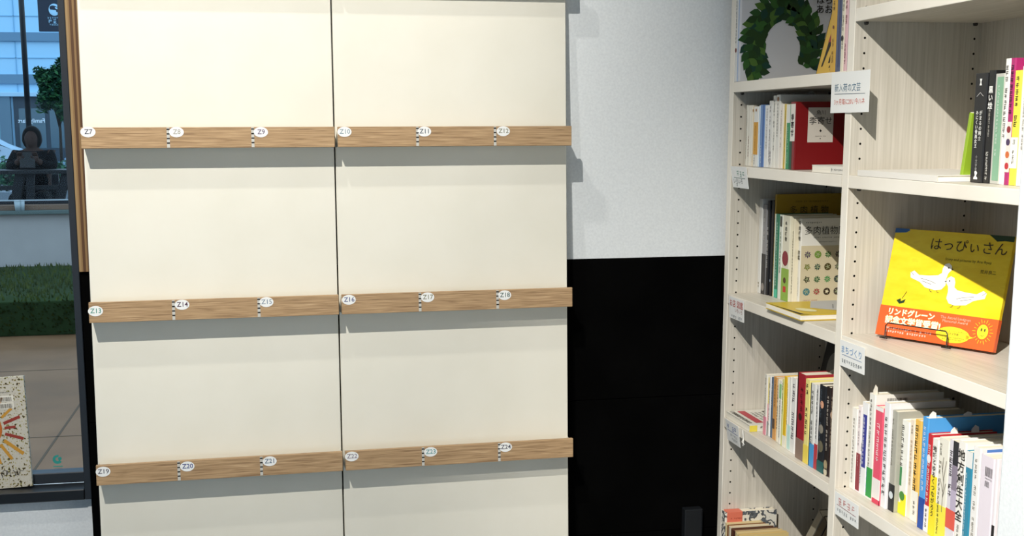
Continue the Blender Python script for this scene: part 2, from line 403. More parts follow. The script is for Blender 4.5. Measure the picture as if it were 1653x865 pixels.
# ------------------------------------------------------------------ books
# measured: front of spine x, far side y, near side y, shelf z, height
BK = {
    'a1': (0.033, -0.2142, -0.2303, 0.6870, 0.162), 'a2': (0.036, -0.2232, -0.2354, 0.6870, 0.156), 'a3': (0.036, -0.2355, -0.2469, 0.6870, 0.159),
    'a4': (0.037, -0.2450, -0.2600, 0.6870, 0.161), 'a5': (0.036, -0.2625, -0.2847, 0.6870, 0.166), 'a6': (0.034, -0.2893, -0.3006, 0.6870, 0.166),
    'a7': (0.032, -0.3054, -0.3213, 0.6870, 0.165), 'a8': (0.031, -0.3237, -0.3345, 0.6870, 0.172), 'a9': (0.029, -0.3390, -0.3567, 0.6870, 0.183),
    'a10': (0.029, -0.3568, -0.3655, 0.6870, 0.185), 'a11': (0.028, -0.3679, -0.3835, 0.6870, 0.188), 'a12': (0.027, -0.3864, -0.4120, 0.6870, 0.191),
    'a13': (0.020, -0.4328, -0.4741, 0.6870, 0.214), 'a14': (0.020, -0.4744, -0.4986, 0.6870, 0.207), 'a15': (0.020, -0.5030, -0.5283, 0.6870, 0.203),
    'a16': (0.021, -0.5266, -0.5437, 0.6870, 0.204), 'a17': (0.021, -0.5446, -0.5767, 0.6870, 0.209), 'a18': (0.022, -0.5752, -0.5976, 0.6870, 0.211),
    'a19': (0.023, -0.5961, -0.6124, 0.6870, 0.213), 'b1': (0.033, -0.6770, -0.7020, 0.6870, 0.186), 'b2': (0.034, -0.7007, -0.7196, 0.6870, 0.196),
    'b3': (0.034, -0.7205, -0.7473, 0.6870, 0.209), 'b4': (0.033, -0.7497, -0.7753, 0.6870, 0.235), 'b5': (0.032, -0.7796, -0.8112, 0.6870, 0.214),
    'b6': (0.034, -0.8101, -0.8335, 0.6870, 0.230), 'b7': (0.040, -0.8260, -0.8556, 0.6870, 0.217), 'b8': (0.050, -0.8413, -0.8839, 0.6870, 0.202),
    'b9': (0.052, -0.8811, -0.9007, 0.6870, 0.209), 'b10': (0.052, -0.9016, -0.9242, 0.6870, 0.214), 'b11': (0.042, -0.9442, -0.9651, 0.6870, 0.231),
    'b12': (0.042, -0.9657, -0.9819, 0.6870, 0.202), 'b13': (0.040, -0.9857, -1.0070, 0.6870, 0.198), 'b14': (0.040, -1.0081, -1.0422, 0.6870, 0.206),
    'b15': (0.036, -1.0492, -1.0783, 0.6870, 0.213), 'b16': (0.034, -1.0821, -1.1055, 0.6870, 0.220), 'b17': (0.034, -1.1061, -1.1262, 0.6870, 0.207),
    'b18': (0.030, -1.1338, -1.1562, 0.6870, 0.224), 'b19': (0.025, -1.1645, -1.2041, 0.6870, 0.218), 'b20': (0.022, -1.2108, -1.2195, 0.6870, 0.221),
    'b21': (0.030, -1.2102, -1.2259, 0.6870, 0.218),
    'c1': (0.085, -0.0176, -0.0472, 1.0385, 0.260), 'c2': (0.088, -0.0406, -0.0710, 1.0385, 0.246), 'c3': (0.090, -0.0667, -0.0847, 1.0385, 0.257),
    'c4': (0.094, -0.0760, -0.1016, 1.0385, 0.259), 'c5': (0.094, -0.1010, -0.1155, 1.0385, 0.224), 'c6': (0.094, -0.1158, -0.1389, 1.0385, 0.225),
    'c7': (0.092, -0.1436, -0.1645, 1.0385, 0.225), 'c8': (0.092, -0.1649, -0.2075, 1.0385, 0.225), 'c9': (0.100, -0.1908, -0.2163, 1.0385, 0.219),
    'c10': (0.112, -0.1912, -0.2309, 1.0385, 0.220),
    'd1': (0.030, -0.0479, -0.0604, 1.3895, 0.162), 'd2': (0.030, -0.0604, -0.0768, 1.3895, 0.161), 'd3': (0.030, -0.0768, -0.0910, 1.3895, 0.161),
    'd4': (0.030, -0.0910, -0.0991, 1.3895, 0.158), 'd5': (0.030, -0.0991, -0.1290, 1.3895, 0.157), 'd6': (0.030, -0.1290, -0.1388, 1.3895, 0.159),
    'd7': (0.030, -0.1389, -0.1680, 1.3895, 0.161), 'd8': (0.030, -0.1680, -0.1928, 1.3895, 0.159), 'd9': (0.030, -0.1929, -0.2154, 1.3895, 0.170),
    'd10': (0.030, -0.2155, -0.2340, 1.3895, 0.182), 'd11': (0.030, -0.2341, -0.2578, 1.3895, 0.184), 'd12': (0.030, -0.2579, -0.2777, 1.3895, 0.161),
    'd13': (0.030, -0.2777, -0.2972, 1.3895, 0.160), 'd14': (0.030, -0.2974, -0.3177, 1.3895, 0.158), 'd15': (0.025, -0.3285, -0.3566, 1.3895, 0.164),
    'e1': (0.060, -1.0258, -1.0628, 1.3895, 0.200), 'e2': (0.062, -1.0618, -1.0832, 1.3895, 0.204), 'e3': (0.062, -1.0833, -1.1098, 1.3895, 0.197),
    'e4': (0.060, -1.1129, -1.1272, 1.3895, 0.222), 'e5': (0.060, -1.1272, -1.1413, 1.3895, 0.222), 'e6': (0.058, -1.1443, -1.1634, 1.3895, 0.200),
    'e7': (0.055, -1.1686, -1.1915, 1.3895, 0.206),
    'f1': (0.020, 0.0048, -0.0173, 1.6135, 0.266), 'f2': (0.022, -0.0124, -0.0367, 1.6135, 0.280), 'f4': (0.020, -0.5309, -0.5550, 1.6135, 0.214),
    'f5': (0.020, -0.5559, -0.5767, 1.6135, 0.218), 'f6': (0.020, -0.5784, -0.5932, 1.6135, 0.202), 'f7': (0.020, -0.5938, -0.6075, 1.6135, 0.204),
    'f8': (0.020, -0.6087, -0.6137, 1.6135, 0.193),
    'g1': (0.010, -0.0053, -0.0435, 0.3330, 0.083), 'g2': (0.015, -0.0315, -0.0559, 0.3330, 0.054), 'g3': (0.020, -0.0440, -0.0594, 0.3330, 0.051),
    'g4': (0.020, -0.0594, -0.0853, 0.3330, 0.051), 'g5': (0.020, -0.0853, -0.1109, 0.3330, 0.051), 'g6': (0.020, -0.1109, -0.1360, 0.3330, 0.051),
    'g7': (0.020, -0.1360, -0.1566, 0.3330, 0.052), 'g8': (0.020, -0.1566, -0.1770, 0.3330, 0.053),
}
BK['f1'] = (.0, -.0292, -.0462, 1.6135, .275); BK['f2'] = (.0, -.0466, -.0662, 1.6135, .285)
for i_, (a_, b_, h_) in {'g1': (-.029, -.056, .201), 'g2': (-.057, -.070, .173), 'g3': (-.0705, -.082, .171), 'g4': (-.0825, -.098, .172),
                         'g5': (-.0985, -.113, .171), 'g6': (-.1135, -.128, .172), 'g7': (-.1285, -.143, .172), 'g8': (-.1435, -.158, .171)}.items():
    BK[i_] = (.0, a_, b_, .215, h_)
BK['c0'] = (.096, -.1018, -.1095, 1.0385, .276)
prev_ = {}
for i_ in sorted(BK, key=lambda s: (s[0], {'c0': 4.5}.get(s, int(s[1:])))):      # neighbours must not interpenetrate
    X_, a_, b_, z_, h_ = BK[i_]
    lim = prev_.get(i_[0], {'a': -.03, 'b': -.6775, 'c': -.029, 'd': -.029, 'e': -.68, 'f': -.029, 'g': -.029}[i_[0]])
    if a_ > lim - .0003: a_ = lim - .0003
    if b_ > a_ - .0035: b_ = a_ - .0035
    BK[i_] = (X_, a_, b_, z_, h_); prev_[i_[0]] = b_

def u_shape(d, t, c, r=.0025):
    """cover outline seen from above: rounded spine at x=0, boards to x=d, open at the fore edge"""
    r = min(r, t*.45); h = t/2
    arc = lambda cx, cy, a0: [(cx + r*math.cos(math.radians(a0 + 30*k)), cy + r*math.sin(math.radians(a0 + 30*k))) for k in range(4)]
    return [(d, -h)] + [(d, -h + c)] + [(c, -h + c), (c, h - c), (d, h - c), (d, h)] + arc(r, h - r, 90) + arc(r, -h + r, 180)

GROUPS = {'a': 'books standing on the fourth shelf of the far bay', 'b': 'books standing on the lower shelf of the near bay', 'c': 'gardening books on the third shelf of the far bay',
          'd': 'slim books on the second shelf of the far bay', 'e': 'books at the right end of the eye-level shelf', 'f': 'picture books on the top shelf', 'g': 'yellowed paperbacks on the bottom shelf'}
def book(i, label, cover, deco=(), d=None, pages=None, kind='book', tc=.0012, art=None, inset=.002, cat='book'):
    X, y0, y1, z, h = BK[i]
    t = (y0 - y1) - .0002; d = d or h*.70
    rnd = random.Random(i)
    root = thing(kind, label, cat, (X, (y0+y1)/2, z + .0006), group=GROUPS[i[0]])
    cm = mat(cover, .38, .45) if isinstance(cover, str) else cover
    bm = new_bm(); prism(bm, u_shape(d, t, tc), 'z', 0, h); obj('cover', bm, cm, root)
    bm = new_bm(); box(bm, tc+.0003, d-.002, -t/2+tc+.0001, t/2-tc-.0001, inset, h-inset); obj('page_block', bm, pages or PAGES, root)
    SP = frame_at((-.0005, 0, 0), (0, -1, 0), (0, 0, 1))           # spine drawing plane, a to the right
    CV = frame_at((0, -t/2-.0005, 0), (1, 0, 0), (0, 0, 1))         # near cover drawing plane
    let = None; lm = []
    def mi(c):
        m = mat(c, .5)
        if m not in lm: lm.append(m)
        return lm.index(m)
    bl = None
    for D in deco:
        k = D[0]
        if k == 'obi':                                              # paper band round the book
            _, a, b, c = D
            bm = new_bm(); prism(bm, [(x*1.0 - (.0004 if x < d*.5 else 0), y + (.0004 if y > 0 else -.0004)) for x, y in u_shape(d, t, tc)], 'z', a*h, b*h)
            obj('paper_band', bm, mat(c, .4), root)
        elif k == 'patch':                                          # printed block on the spine
            _, a, b, c, p, q = D
            if bl is None: bl = new_bm(); lm2 = []; npt = 0
            npt += 1
            m = mat(c, .45)
            if m not in lm2: lm2.append(m)
            box(bl, -.0003 - .00003*npt, .0008, t/2 - q*t, t/2 - p*t, a*h, b*h, lm2.index(m))
        else:
            if let is None: let = new_bm()
            if k == 'v':
                _, s, top, size, c, off = D
                vtext(let, s, size, SP @ Matrix.Translation((off, top*h, .0003)), mi(c), bold=.02)
            elif k == 'm':
                _, a, b, size, c, off = D
                print_col(let, off, a*h, b*h, size, SP @ Matrix.Translation((0, 0, .0003)), mi(c), rnd)
            elif k == 'slip':                                       # paper tag sticking out of the pages
                _, xf, w, hh, c = D
                sb_ = new_bm(); prism(sb_, [(d*xf, h-.02), (d*xf + w, h-.02), (d*xf + w*.8, h + hh*.7), (d*xf + w*.45, h + hh), (d*xf + w*.1, h + hh*.4)], 'y', -.0002, .0002)
                obj('paper_slip', sb_, mat(c, .6), root)
            elif k == 'bar':
                _, a, b, x0, x1 = D
                barcode(let, x0, x1, a*h, b*h, CV, mi('#222222'), rnd)
            elif k == 'dot':
                _, zc, r_, c = D
                poly(let, ell(0, zc*h, min(r_, t*.42), r_, 14), SP @ Matrix.Translation((0, 0, .0002)), mi(c))
    if bl is not None: obj('spine_print', bl, lm2, root)
    if let is not None: obj('spine_lettering', let, lm, root)
    if art: art(root, CV, d, h, t, rnd)
    return root
K = '#222222'
GREY = '#6a6a66'

# ---- top shelf (picture books)
def garland_art(root, CV, d, h, t, rnd):
    bm = new_bm(); cols = ['#17361a', '#234a20', '#2f5a24', '#47692a', '#123a30', '#1c3a14']
    cx, cz = .120, .085
    for row, (dr, L_, w_, n) in enumerate(((.0, .036, .013, 26), (.016, .034, .012, 28), (-.016, .030, .011, 24))):
        for k in range(n):
            a = math.radians(212 - 244*(k + .3*row)/n); rx, rz = .082 + dr, .108 + dr; px, pz = cx + rx*math.cos(a), cz + rz*math.sin(a)
            for s in (-1, 1):
                rot = a + (s*.75 if s > 0 else math.pi - .75) + rnd.uniform(-.25, .25)
                pts = [(px, pz)] + [(px + L_*u*math.cos(rot) - w_*v*math.sin(rot), pz + L_*u*math.sin(rot) + w_*v*math.cos(rot)) for u, v in ((.3, .8), (.6, .75), (1, 0), (.6, -.75), (.3, -.8))]
                poly(bm, pts, CV @ Matrix.Translation((0, 0, .00012*((k + 3*row) % 7))), rnd.randrange(6))
    obj('leaf_garland_print', bm, [mat(c, .5) for c in cols], root)
    bm = new_bm()
    text(bm, 'はらぺこ\nあおむし', .0245, CV @ Matrix.Translation((.258, .2, .0014)), 0, bold=.012)
    obj('title_lettering', bm, mat('#26241f'), root)
book('f1', 'slim white spine at the far left end of the top shelf with dark print', '#d9d9d6', [('m', .35, .98, .0085, '#55504a', .0), ('dot', .30, .006, '#7a3f3a')], d=.25)
book('f2', 'large white picture book with a green arched garland on its cover', '#c9cbd0', [('patch', .0, 1, '#9fb2d0', .1, .45)], d=.285, art=garland_art, tc=.0025)
book('f4', 'yellow picture book spine on the top shelf beside the leaning yellow book', '#c79d3a', [('m', .62, .97, .011, '#4a3320', 0), ('m', .1, .35, .008, '#6a4a24', 0), ('dot', .47, .004, '#6b3b2a')], d=.2)
book('f5', 'dark slate blue picture book spine right of the yellow spine', '#4a5470', [('patch', .05, 1, '#3a3f62', .55, .8)], d=.2)
book('f6', 'cream spine with tiny vertical print between slate blue and pink books', '#ded8c4', [('m', .25, .98, .0075, '#4c4a40', .001), ('dot', .36, .006, '#2b2b2b')], d=.19)
book('f7', 'pink spine with dark red print near the middle upright', '#dcb6bb', [('m', .5, .75, .009, '#7a2f40', 0), ('m', .08, .3, .008, '#7a2f40', 0)], d=.19)
book('f8', 'very thin purple booklet touching the middle upright', '#5a4a66', d=.18)
r_ = thing('picture_book', 'yellow picture book leaning face out on the top shelf with a red figure', 'book', (.034, -.480, 1.6146), (0, math.radians(13.5), 0), group=GROUPS['f'])
bm = new_bm(); box(bm, 0, .007, -.045, .043, 0, .215, bevel=.0006, seg=1); obj('cover', bm, mat('#c9a33c', .4), r_)
bm = new_bm(); box(bm, .0012, .0058, -.0447, .0436, .002, .2155); obj('page_block', bm, mat('#2e2a24', .6), r_)
bm = new_bm(); F = frame_at((-.0004, 0, 0), (0, -1, 0), (0, 0, 1))
poly(bm, [(-.006, .145), (.006, .150), (.022, .085), (.018, .075), (-.022, .075), (-.020, .088)], F, 0)
poly(bm, [(-.02, .075), (-.002, .075), (-.012, .045), (-.020, .018), (-.027, .018), (-.022, .045)], F, 1)
poly(bm, [(.001, .075), (.018, .075), (.014, .05), (.012, .025), (.004, .025), (.006, .05)], F, 1)
poly(bm, stroke((-.0425, .002), (-.0425, .214), .0018), F, 1)
text(bm, '4', .03, F @ Matrix.Translation((.02, .016, .0002)), 1)
obj('cover_print', bm, [mat('#8f3a34'), mat('#1d1815')], r_)

# ---- second shelf
book('d1', 'thin off-white booklet first from the left on the second shelf', '#d9d7cc', [('m', .1, .9, .005, '#8c8a80', 0)], d=.12)
book('d2', 'off-white book with faint red print near its middle on the second shelf', '#dddacf', [('m', .15, .5, .0075, '#8a5a50', 0)], d=.12)
book('d3', 'plain warm white book left of the orange-banded book', '#e2ded2', [], d=.12)
book('d4', 'thin cream book with brown emblem left of the orange-banded book', '#d6c9ae', [('dot', .93, .004, '#a0703a'), ('m', .06, .2, .004, '#7a5a3a', 0)], d=.12)
book('d5', 'white book with a broad orange band on its spine', '#dfe0dd', [('patch', .2, .74, '#d29a36', .05, .95), ('dot', .94, .004, '#a0703a'), ('m', .03, .2, .006, '#4a3d30', -.004), ('m', .26, .68, .006, '#8a6226', -.002)], d=.12)
book('d6', 'pale blue slip between the orange-banded book and the blue book', '#c3d3e2', [], d=.11)
book('d7', 'medium blue book on the second shelf', '#6d8fc0', [('patch', 0, 1, '#4468a6', .55, .9), ('m', .05, .35, .006, '#dfe6ef', -.003)], d=.12)
book('d8', 'white book with two dark lines of print right of the blue book', '#dedfdf', [('m', .5, .95, .006, '#5a5a58', .002), ('m', .3, .5, .006, '#4a4a48', .002)], d=.12)
book('d9', 'white book with dense violet print low on its spine', '#d8d8d4', [('m', .02, .97, .0075, '#77707c', -.003), ('m', .02, .25, .008, '#5c4c66', .004)], d=.125)
book('d10', 'taller white book with black vertical title on the second shelf', '#e0ded6', [('m', .55, .95, .008, '#4a4a46', 0), ('m', .2, .5, .006, '#6a6a66', .002)], d=.135)
book('d11', 'tallest white book with brown emblem and barcode on the second shelf', '#dcdad3', [('dot', .94, .006, '#9a6a40'), ('m', .4, .88, .007, '#4c4c48', 0), ('bar', .80, .90, .03, .075), ('slip', .5, .025, .010, '#9a968c')], d=.15)
book('d12', 'pale pinkish white book left of the thin yellow one', '#e6ded4', [('m', .3, .9, .006, '#8a7a70', 0)], d=.12)
book('d13', 'cream book with a yellow stripe along its spine', '#e2d9b4', [('patch', 0, 1, '#c9ab3a', .45, .85), ('m', .05, .9, .004, '#7a6a2a', .004)], d=.12)
book('d14', 'green book with a white top on the second shelf', '#2f8a5a', [('patch', .72, 1, '#dcdcd8', .05, .95), ('m', .1, .65, .005, '#cfe2d4', 0)], d=.12)
def kiyose_art(root, CV, d, h, t, rnd):
    bm = new_bm(); box(bm, .033, .099, -t/2-.0006, -t/2+.0004, .066, .150); lab = obj('cover_label', bm, mat('#cfc8bd', .6), root, label='cream title label on the red cover')
    bm = new_bm(); A = CV @ Matrix.Translation((.066, 0, .0005))
    text(bm, '角川', .0125, A @ Matrix.Translation((0, .137, 0)), 0)
    text(bm, '季寄せ', .0205, A @ Matrix.Translation((0, .117, 0)), 0)
    poly(bm, ell(0, .094, .0034, .0034, 4), A); print_row(bm, -.014, .015, .0805, .0032, A, 0, rnd); poly(bm, ell(0, .075, .0016, .0016, 8), A)
    obj('title_lettering', bm, mat('#241f1d'), lab)
book('d15', 'dark red hardcover with a cream title label facing the camera', '#7a1216', [('patch', .42, .97, '#dedad2', .1, .95), ('v', '季寄せ', .82, .017, K, 0), ('dot', .5, .002, K), ('patch', 0, .42, '#1f4a34', .0, .5)], d=.132, tc=.003, art=kiyose_art)
t_ = thing('book', 'small white paperback lying flat in front of the red hardcover', 'book', (.004, -.498, 1.3901), group='books lying flat on the shelves')
bm = new_bm(); box(bm, 0, .105, -.145, 0, .0012, .0155); obj('page_block', bm, PAGES_H, t_)
bm = new_bm(); box(bm, -.0006, .1055, -.1465, .0006, 0, .0012); box(bm, -.0006, .1055, -.1465, .0006, .0155, .0167); box(bm, -.0011, .106, -.1465, -.09, .0002, .0165)
obj('cover', bm, mat('#e0dcd2', .45), t_)
bm = new_bm(); F = frame_at((-.0015, -.0965, .0085), (0, -1, 0), (0, 0, 1)); print_row(bm, 0, .05, 0, .0048, F, 0, random.Random(3)); poly(bm, stroke((.0, -.004), (0, .004), .001), F); obj('spine_lettering', bm, mat(K), t_)

# ---- third shelf (gardening)
book('c1', 'tall white book at the left of the gardening shelf', '#d9d9d6', [('m', .05, .12, .008, '#8a7a50', 0)], d=.17)
book('c2', 'grey book with black lower half on the gardening shelf', '#8d8d90', [('patch', 0, .45, '#2b2a2d', .0, 1), ('m', .55, .9, .011, '#c9c9c9', 0), ('dot', .08, .011, '#8a8480')], d=.17)
book('c3', 'slim black book with white vertical title on the gardening shelf', '#17181d', [('m', .3, .72, .010, '#d9d9d6', 0)], d=.17)
book('c4', 'plain black book before the big ochre cover', '#14151a', [('dot', .16, .004, '#7a8a9a')], d=.18)
def ochre_art(root, CV, d, h, t, rnd):
    bm = new_bm(); text(bm, '多 肉 植 物', .0235, CV @ Matrix.Translation((.095, .232, .0004)), 0); print_row(bm, .055, .15, .256, .0045, CV, 0, rnd); obj('title_lettering', bm, mat('#3a2f12'), root)
book('c0', 'big ochre yellow gardening book standing behind the succulent guide', '#a8861f', d=.19, art=ochre_art)
book('c5', 'thin white book with green stripes on the gardening shelf', '#dfe4dc', [('m', .05, .95, .005, '#2f7a5a', 0)], d=.15)
book('c6', 'deep green book on the gardening shelf', '#1f7a5c', [('m', .15, .9, .007, '#cfe8da', 0), ('patch', 0, .1, '#4fc0a0', .2, .9)], d=.15)
book('c7', 'white book with green title on the gardening shelf', '#dfe2d8', [('m', .3, .8, .009, '#3f7a4a', 0), ('patch', .86, .98, '#4a4a44', .2, .8)], d=.15)
book('c8', 'cream and lime green book with a red disc on its spine', '#dedac6', [('patch', 0, .38, '#8db04a', 0, 1), ('dot', .5, .02, '#8a2f3a'), ('v', '多肉植物', .93, .0125, '#3b3a30', 0), ('patch', .1, .17, '#c23a32', .3, .7), ('dot', .24, .008, '#5a3f24')], d=.15)
book('c9', 'cream book beside the succulent guide', '#e2dac2', [('m', .1, .85, .007, '#4a4434', 0)], d=.15)
def succulent_art(root, CV, d, h, t, rnd):
    bm = new_bm(); box(bm, .002, d-.001, -t/2-.0005, -t/2+.0005, 0.002, .149); p = obj('cover_print', bm, mat('#cfc3a4', .45), root)
    cols = [['#5a4a5c', '#6f8f3a', '#3f6a34', '#4a2f3c'], ['#7a7a34', '#3a4f44', '#4f4420', '#5a5a4a'], ['#3b3420', '#2f5a34', '#3f8a4a', '#3a4440'], ['#4a7a80', '#a0333a', '#3a2a1c', '#4a4238']]
    bm = new_bm(); A = CV @ Matrix.Translation((0, 0, .0006)); used = []
    for r in range(4):
        for c in range(4):
            cx, cz = .020 + c*.0285, .126 - r*.0325; col = cols[r][c]
            if col not in used: used.append(col)
            m_ = used.index(col); n = (8, 24, 9, 8, 5, 9, 20, 7, 5, 9, 10, 12, 12, 8, 16, 14)[r*4+c]; R_ = .0098
            pts = []
            for k in range(2*n):
                a = math.pi*k/n + r; rr = R_*(1 if k % 2 == 0 else (.93 if n > 11 else .62)); pts.append((cx + rr*math.cos(a), cz + rr*math.sin(a)))
            poly(bm, pts, A, m_)
    k2 = len(used)
    for r in range(4):
        for c in range(4):
            cx, cz = .020 + c*.0285, .126 - r*.0325
            for q in range(5):
                a = 1.3*q + r + c; poly(bm, stroke((cx, cz), (cx + .0065*math.cos(a), cz + .0065*math.sin(a)), .0016), A @ Matrix.Translation((0, 0, .0002)), k2)
    poly(bm, ell(.020+2*.0285, .126-3*.0325, .0038, .0038, 12), A @ Matrix.Translation((0, 0, .0003)), k2+1)
    obj('succulent_pictures', bm, [mat(c, .5) for c in used] + [mat('#a9b08a'), mat('#d8cdb0')], p)
    bm = new_bm(); text(bm, '多肉植物図鑑', .0235, CV @ Matrix.Translation((.079, .187, .0004)), 0)
    print_row(bm, .012, .058, .209, .0045, CV @ Matrix.Translation((0, 0, .0004)), 0, rnd); print_row(bm, .035, .12, .170, .0036, CV, 0, rnd); print_row(bm, .05, .1, .159, .003, CV, 0, rnd)
    print_row(bm, .012, .05, .006, .003, CV @ Matrix.Translation((0, 0, .0006)), 1, rnd)
    obj('title_lettering', bm, [mat('#26251f'), mat('#a03a2a')], root)
book('c10', 'succulent guide with a grid of plant pictures on its cover', '#e6e4dc', [('v', '多肉植物', .97, .0125, '#3a3a30', 0), ('m', .05, .3, .004, '#8a846c', 0), ('v', '図鑑', .62, .012, '#55503c', 0)], d=.17, art=succulent_art)
t_ = thing('magazine', 'white magazine with a yellow cover lying at the shelf edge before the succulent guide', 'magazine', (-.010, -.302, 1.0392), group='books lying flat on the shelves')
bm = new_bm(); box(bm, .0, .24, -.195, 0, .0015, .0135, bevel=.001, seg=1); obj('page_block', bm, PAGES_H, t_)
bm = new_bm(); box(bm, .0, .242, -.196, .001, .0135, .0150); box(bm, .0, .242, -.196, .001, 0, .0015); obj('cover', bm, mat('#d2b32a', .35), t_)
bm = new_bm(); F = frame_at((0, 0, .0153), (0, -1, 0), (1, 0, 0))
poly(bm, [(.10, .07), (.195, .16), (.195, .24), (0, .24), (0, .12)], F, 0); poly(bm, [(.0, .0), (.015, .0), (.185, .012), (.195, .03), (.19, .0)], F, 1); poly(bm, ell(.13, .045, .03, .018, 20, .4), F @ Matrix.Translation((0, 0, .0003)), 2)
for k in range(7): poly(bm, stroke((.06+.02*k, .15+.01*k), (.12+.01*k, .12+.015*k), .002), F @ Matrix.Translation((0, 0, .0003)), 3)
obj('cover_print', bm, [mat('#b9b8b4'), mat('#26221a'), mat('#e3dca8'), mat('#5d6066')], t_)

# ---- fourth shelf of the far bay
book('a1', 'white book with a pink foot first in the standing row', '#dcd9d0', [('patch', 0, .3, '#d98aa0', 0, 1), ('m', .3, .95, .006, '#8a7a5a', 0)], d=.12)
book('a2', 'thin book with yellow top and pink middle on the fourth shelf', '#d6c160', [('patch', .25, .55, '#e0aab4', 0, 1), ('patch', 0, .25, '#6f7a84', 0, 1)], d=.12)
book('a3', 'slim white book with blue-grey print left of the slate blue book', '#dfe0e0', [('m', .2, .9, .006, '#5a6a80', 0)], d=.12)
book('a4', 'slate blue book left of the orange one', '#56687f', [('m', .5, .9, .006, '#c9ced4', 0)], d=.12)
book('a5', 'orange-tan book with a dark block on the fourth shelf', '#d09a5a', [('patch', .17, .33, '#5a4a40', .0, .6), ('m', .5, .95, .008, '#6a4a2a', 0)], d=.12)
book('a6', 'cream book with black print right of the orange-tan one', '#ddd6c2', [('m', .2, .9, .007, '#4a463c', 0)], d=.12)
book('a7', 'white book with a pale green head on the fourth shelf', '#e3e2d8', [('patch', .72, .95, '#8fc08a', .1, .9), ('m', .1, .7, .006, '#6a6a60', 0)], d=.12)
book('a8', 'thin yellow-green book left of the bright yellow one', '#cdcf8a', [('m', .5, .95, .006, '#4f6a3a', 0)], d=.12)
book('a9', 'bright yellow book with white foot on the fourth shelf', '#e0b92e', [('patch', 0, .17, '#e8e4d6', 0, 1)], d=.13)
book('a10', 'slim white book with yellow print right of the bright yellow one', '#e4e2d4', [('m', .3, .95, .006, '#8a7a3a', 0)], d=.13)
book('a11', 'white book with a mint green foot on the fourth shelf', '#e6e6e0', [('patch', .02, .35, '#bfe0d8', .0, 1)], d=.13)
book('a12', 'thick white book with large brush lettering down its spine', '#e4e3e0', [('m', .2, .93, .016, '#5a5560', 0), ('slip', .25, .018, .006, '#e6e4e0')], d=.135)
book('a13', 'tall red book with a brown photo at its foot', '#9a2430', [('patch', 0, .24, '#8a7468', .0, 1), ('m', .55, .85, .014, '#4a1018', .004), ('dot', .5, .009, '#3a1a14'), ('patch', .24, 1, '#2a1c1e', .0, .12), ('slip', .45, .03, .009, '#d9d4cc')], d=.155, tc=.002)
book('a14', 'pale yellow book with black title right of the tall red one', '#e8dc8a', [('m', .35, .95, .013, '#26241a', -.002), ('patch', 0, .22, '#e6cf5a', 0, 1)], d=.14)
book('a15', 'white and black book with a sky blue foot', '#d6d6d2', [('patch', .0, .28, '#4a97cf', .15, 1), ('m', .28, .98, .011, '#2a2a28', -.002), ('patch', .0, 1, '#1f1f22', 0, .14)], d=.14)
book('a16', 'light grey book with a red foot right of the sky blue one', '#d0d0cf', [('patch', 0, .3, '#b23a42', 0, 1), ('m', .35, .95, .009, '#55565a', 0)], d=.14)
book('a17', 'dark book with pale birds and a teal foot', '#1d2026', [('patch', 0, .13, '#1f5a58', 0, 1), ('dot', .78, .009, '#d9a080'), ('dot', .5, .011, '#8a8478'), ('dot', .3, .014, '#6a6450'), ('m', .15, .95, .010, '#5a6470', -.006)], d=.145)
book('a18', 'black book with flower spots and white title', '#241d1d', [('m', .3, .9, .009, '#d2cabd', 0), ('dot', .12, .012, '#a09070'), ('dot', .04, .009, '#c9c0a8')], d=.145)
book('a19', 'dark brown book against the middle upright', '#3a2622', [('m', .3, .9, .009, '#b9a890', 0), ('dot', .7, .008, '#c9a890')], d=.145)
t_ = thing('magazine', 'flat magazine with a red title strip lying left of the standing row', 'magazine', (.004, -.032, .6876), group='books lying flat on the shelves')
bm = new_bm(); box(bm, .001, .128, -.158, -.001, .0015, .0165); obj('page_block', bm, PAGES_H, t_)
bm = new_bm(); box(bm, 0, .13, -.160, 0, 0, .0015); box(bm, 0, .13, -.160, 0, .0165, .018); box(bm, 0, .13, -.1615, -.160, 0, .018); obj('cover', bm, mat('#d8d6cc', .4), t_)
bm = new_bm(); F = frame_at((0, 0, .0184), (0, -1, 0), (1, 0, 0)); rnd = random.Random(5)
poly(bm, [(.01, .028), (.14, .028), (.14, .05), (.01, .05)], F, 0); poly(bm, [(.02, .095), (.15, .10), (.15, .125), (.02, .125)], F, 1)
for k in range(3): print_row(bm, .005 + .01*k, .15, .012, .013, F, 1, rnd); print_row(bm, .03, .15, .06 + .012*k, .008, F, 1, rnd)
G_ = frame_at((0, -.1619, .009), (1, 0, 0), (0, 0, 1)); poly(bm, [(0, -.0085), (.022, -.0085), (.022, .0085), (0, .0085)], G_, 2); print_row(bm, .03, .10, .003, .007, G_ @ Matrix.Translation((0, 0, .0003)), 1, rnd)
obj('cover_print', bm, [mat('#b2404a'), mat('#2b2620'), mat('#d9c94a')], t_)
# black folder leaning at the back of that shelf
t_ = thing('folder', 'black folder with a grey curved corner leaning behind the books of the fourth shelf', 'folder', (.245, -.045, .6885), (math.radians(22), 0, 0))
bm = new_bm(); box(bm, 0, .02, -.26, -.002, 0.1, .262, bevel=.002); box(bm, 0, .02, -.02, -.002, .0, .12); obj('folder_body', bm, mat('#0e0e12', .5), t_)
bm = new_bm(); poly(bm, ell(-.075, .19, .045, .060, 24), frame_at((-.0005, 0, 0), (0, 1, 0), (0, 0, 1))); obj('folder_label', bm, mat('#7a7a76', .6), t_)

